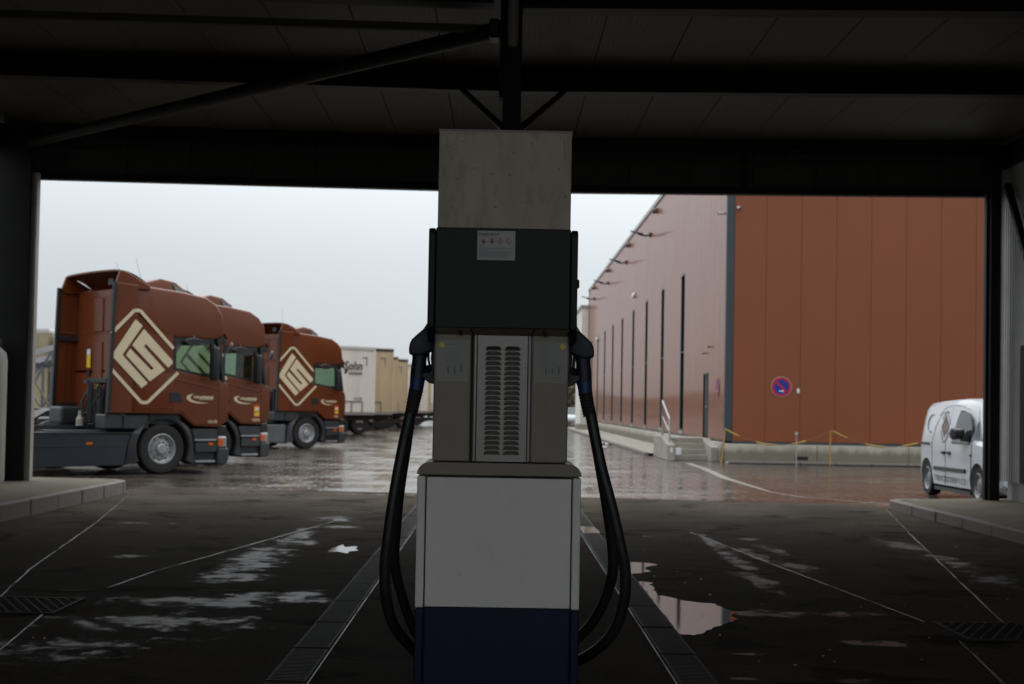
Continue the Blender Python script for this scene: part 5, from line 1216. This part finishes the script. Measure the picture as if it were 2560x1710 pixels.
for i_, ch_ in enumerate('TRUCKSERVICE'):
    text(ch_, .145, (.56+i_*.148, -.922, .345), TR, 'vantext', van, name='letter', depth=.002, bold=.001, sx=1.25)
# emblem on the sliding door
def em(pts, n='emblem'):
    q = [(.98+(x+.5)*.34, 1.265+(z-2.35)*.30) for x, z in pts]
    on_side(q, .003, n, 'vantext')
em([(-.676, 3.059), (-.524, 2.938), (-.942, 2.350), (-.38, 1.812), (-.511, 1.707), (-1.167, 2.328)])
em([(-.492, 2.878), (.150, 2.272), (.058, 2.133), (-.447, 2.587), (-.482, 2.531), (-.009, 2.083), (-.336, 1.847), (-.862, 2.346), (-.777, 2.478), (-.312, 2.067), (-.253, 2.103), (-.735, 2.548)])
for a, b in (((-1.16, 2.75), (-.70, 3.25)), ((-.58, 3.25), (.2, 2.5)), ((.32, 2.05), (-.37, 1.4)), ((-.51, 1.4), (-1.18, 2.1))):
    d = Vector((b[0]-a[0], b[1]-a[1])).normalized(); n_ = Vector((-d.y, d.x))*.035
    em([(a[0]-n_.x, a[1]-n_.y), (b[0]-n_.x, b[1]-n_.y), (b[0]+n_.x, b[1]+n_.y), (a[0]+n_.x, a[1]+n_.y)], 'emblem_outline')
line_side([(.15+.22*math.cos(R(a)), 1.31+.16*math.sin(R(a))) for a in range(70, 300, 20)], .008, 'rear_swoosh', 'tank')
v_(MB().box(3.38, 3.53, -.7, .7, .28, .55), 'bumper', 'darkgrey', bevel=.03); 
for s in (-1, 1): v_(MB().box(3.18, 3.40, *sorted((s*.84, s*.56)), .70, .90), 'headlamp', 'steelgrey', bevel=.04)
v_(MB().box(.5, 2.2, -.7, .7, .5, 1.0), 'seats', 'int')
tyre = MB().lathe([(.20, -.09), (.29, -.10), (.312, -.06), (.315, 0), (.312, .06), (.29, .10), (.20, .09)], (0, 0, 0), (0, 1, 0), 30, cap=False).mesh('tyre', smooth=40)
rim = MB().lathe([(.215, -.02), (.215, -.09), (.20, -.098), (.18, -.07), (.13, -.05), (.09, -.075), (.05, -.08), (.001, -.085)], (0, 0, 0), (0, 1, 0), 28).mesh('rim', smooth=35)
hh = MB()
for i in range(14):
    a = 2*math.pi*i/14; hh.lathe([(.013, -.002), (.013, .004)], (.155*math.cos(a), -.063, .155*math.sin(a)), (0, 1, 0), 8)
hm2 = hh.mesh('hand_holes')
for x in (0, 2.73):
    for s in (-1, 1):
        w = bpy.data.objects.new('wheel', None); COL.objects.link(w); w.parent = van; w.location = (x, s*.795, .315); w.rotation_euler = (0, 0, 0 if s < 0 else math.pi)
        link('tyre', tyre, 'rubber', w); link('rim', rim, 'vrim', w); struct(link('hand_holes', hm2, 'hole', w), 'stuff')

# ================================================================== FAR BACKGROUND
def tree(x, y, h, w, lab, m, n=900, seed=1):
    t = thing('tree', lab, 'tree', (x, y, ZY), 0, 'bare trees beyond the yard'); rnd = random.Random(seed)
    MB().tube([(0, 0, 0), (.1, 0, h*.4), (0, .1, h*.9)], [h*.02+.05, h*.014+.03, .03], 8).build('trunk', 'bark', t, smooth=60)
    mb = MB()
    for i in range(14):
        a = rnd.uniform(0, 6.28); z = h*rnd.uniform(.2, .8); mb.tube([(0, 0, z), (math.cos(a)*w*.3, math.sin(a)*w*.3, z+h*.10), (math.cos(a)*w*.42, math.sin(a)*w*.42, z+h*.22)], [.06, .04, .015], 5)
    mb.build('limb', 'bark', t)
    mb = MB()
    for i in range(n):
        z = h*rnd.uniform(.15, 1); q = (z/h-.15)/.85; r_ = w*.5*math.sin(math.pi*min(.98, q*.85+.12))*rnd.random()**.5; a = rnd.uniform(0, 6.28); s = rnd.uniform(.15, .4)
        c = Vector((r_*math.cos(a), r_*math.sin(a), z)); d1 = Vector((rnd.uniform(-1, 1), rnd.uniform(-1, 1), rnd.uniform(-.3, 1)))*s; d2 = Vector((rnd.uniform(-1, 1), rnd.uniform(-1, 1), rnd.uniform(-1, 1)))*s*.35
        mb.add([c-d1-d2, c+d1-d2, c+d1+d2, c-d1+d2], [(0, 1, 2, 3)])
    mb.build('crown', m, t)
tree(6.3, 128, 10.5, 2.6, 'slim bare poplar beside the far end of the warehouse', 'twig', 1400, 3)
tree(5.2, 150, 5.5, 5, 'low bare tree right of the pump, beyond the yard', 'twig', 1200, 4)
tree(8.6, 156, 5.0, 5, 'low bare tree farther right beyond the yard', 'twig', 1200, 5)
hb = MB(); rnd = random.Random(11)
for i in range(9000):
    c = Vector((rnd.uniform(-90, 60), 170+rnd.uniform(0, 4), 0)); hgt = 3.2+1.3*mnoise.noise((c.x*.12, 0, 0))+.8*mnoise.noise((c.x*.6, 1, 0)); c.z = hgt*rnd.random()**.6; s = rnd.uniform(.2, .5)
    d1 = Vector((rnd.uniform(-1, 1), rnd.uniform(-.5, .5), rnd.uniform(-.6, 1)))*s; d2 = Vector((rnd.uniform(-1, 1), rnd.uniform(-1, 1), rnd.uniform(-1, 1)))*s*.6
    hb.add([c-d1-d2, c+d1-d2, c+d1+d2, c-d1+d2], [(0, 1, 2, 3)])
struct(hb.build('hedge', 'foliage'), 'stuff')
tag(MB().box(-6, 6, -.1, .1, 0, 1.5).build('green_fence', 'greenpaint', bevel=.02), 'long green boundary fence at the far end of the yard', 'fence').location = (6.5, 135, ZY+1.2)
fc = thing('parked_car', 'small white car parked far off between the pump and the warehouse', 'car', (6.1, 118, ZY), R(-90))
c_ = lambda mb, n, m, **k: mb.build(n, m, fc, **k)
c_(MB().prism([(-2.0, .35), (2.0, .35), (2.1, .6), (1.95, .85), (1.1, .95), (-1.9, .98), (-2.05, .7)], 'XZ', -.85, .85), 'body', 'white', bevel=.08, seg=2, smooth=40)
c_(MB().prism([(-1.8, .95), (1.1, .92), (.45, 1.45), (-1.4, 1.48)], 'XZ', -.72, .72), 'cabin', 'vanscreen', bevel=.06)
c_(MB().box(-1.35, .45, -.7, .7, 1.44, 1.5), 'roof', 'white', bevel=.02)
for x in (-1.25, 1.3):
    for y in (-.78, .78): c_(MB().lathe([(.2, -.1), (.31, -.1), (.32, 0), (.31, .1), (.2, .1)], (x, y, .32), (0, 1, 0), 16), 'wheel', 'rubber')
SC.view_layers[0].update()
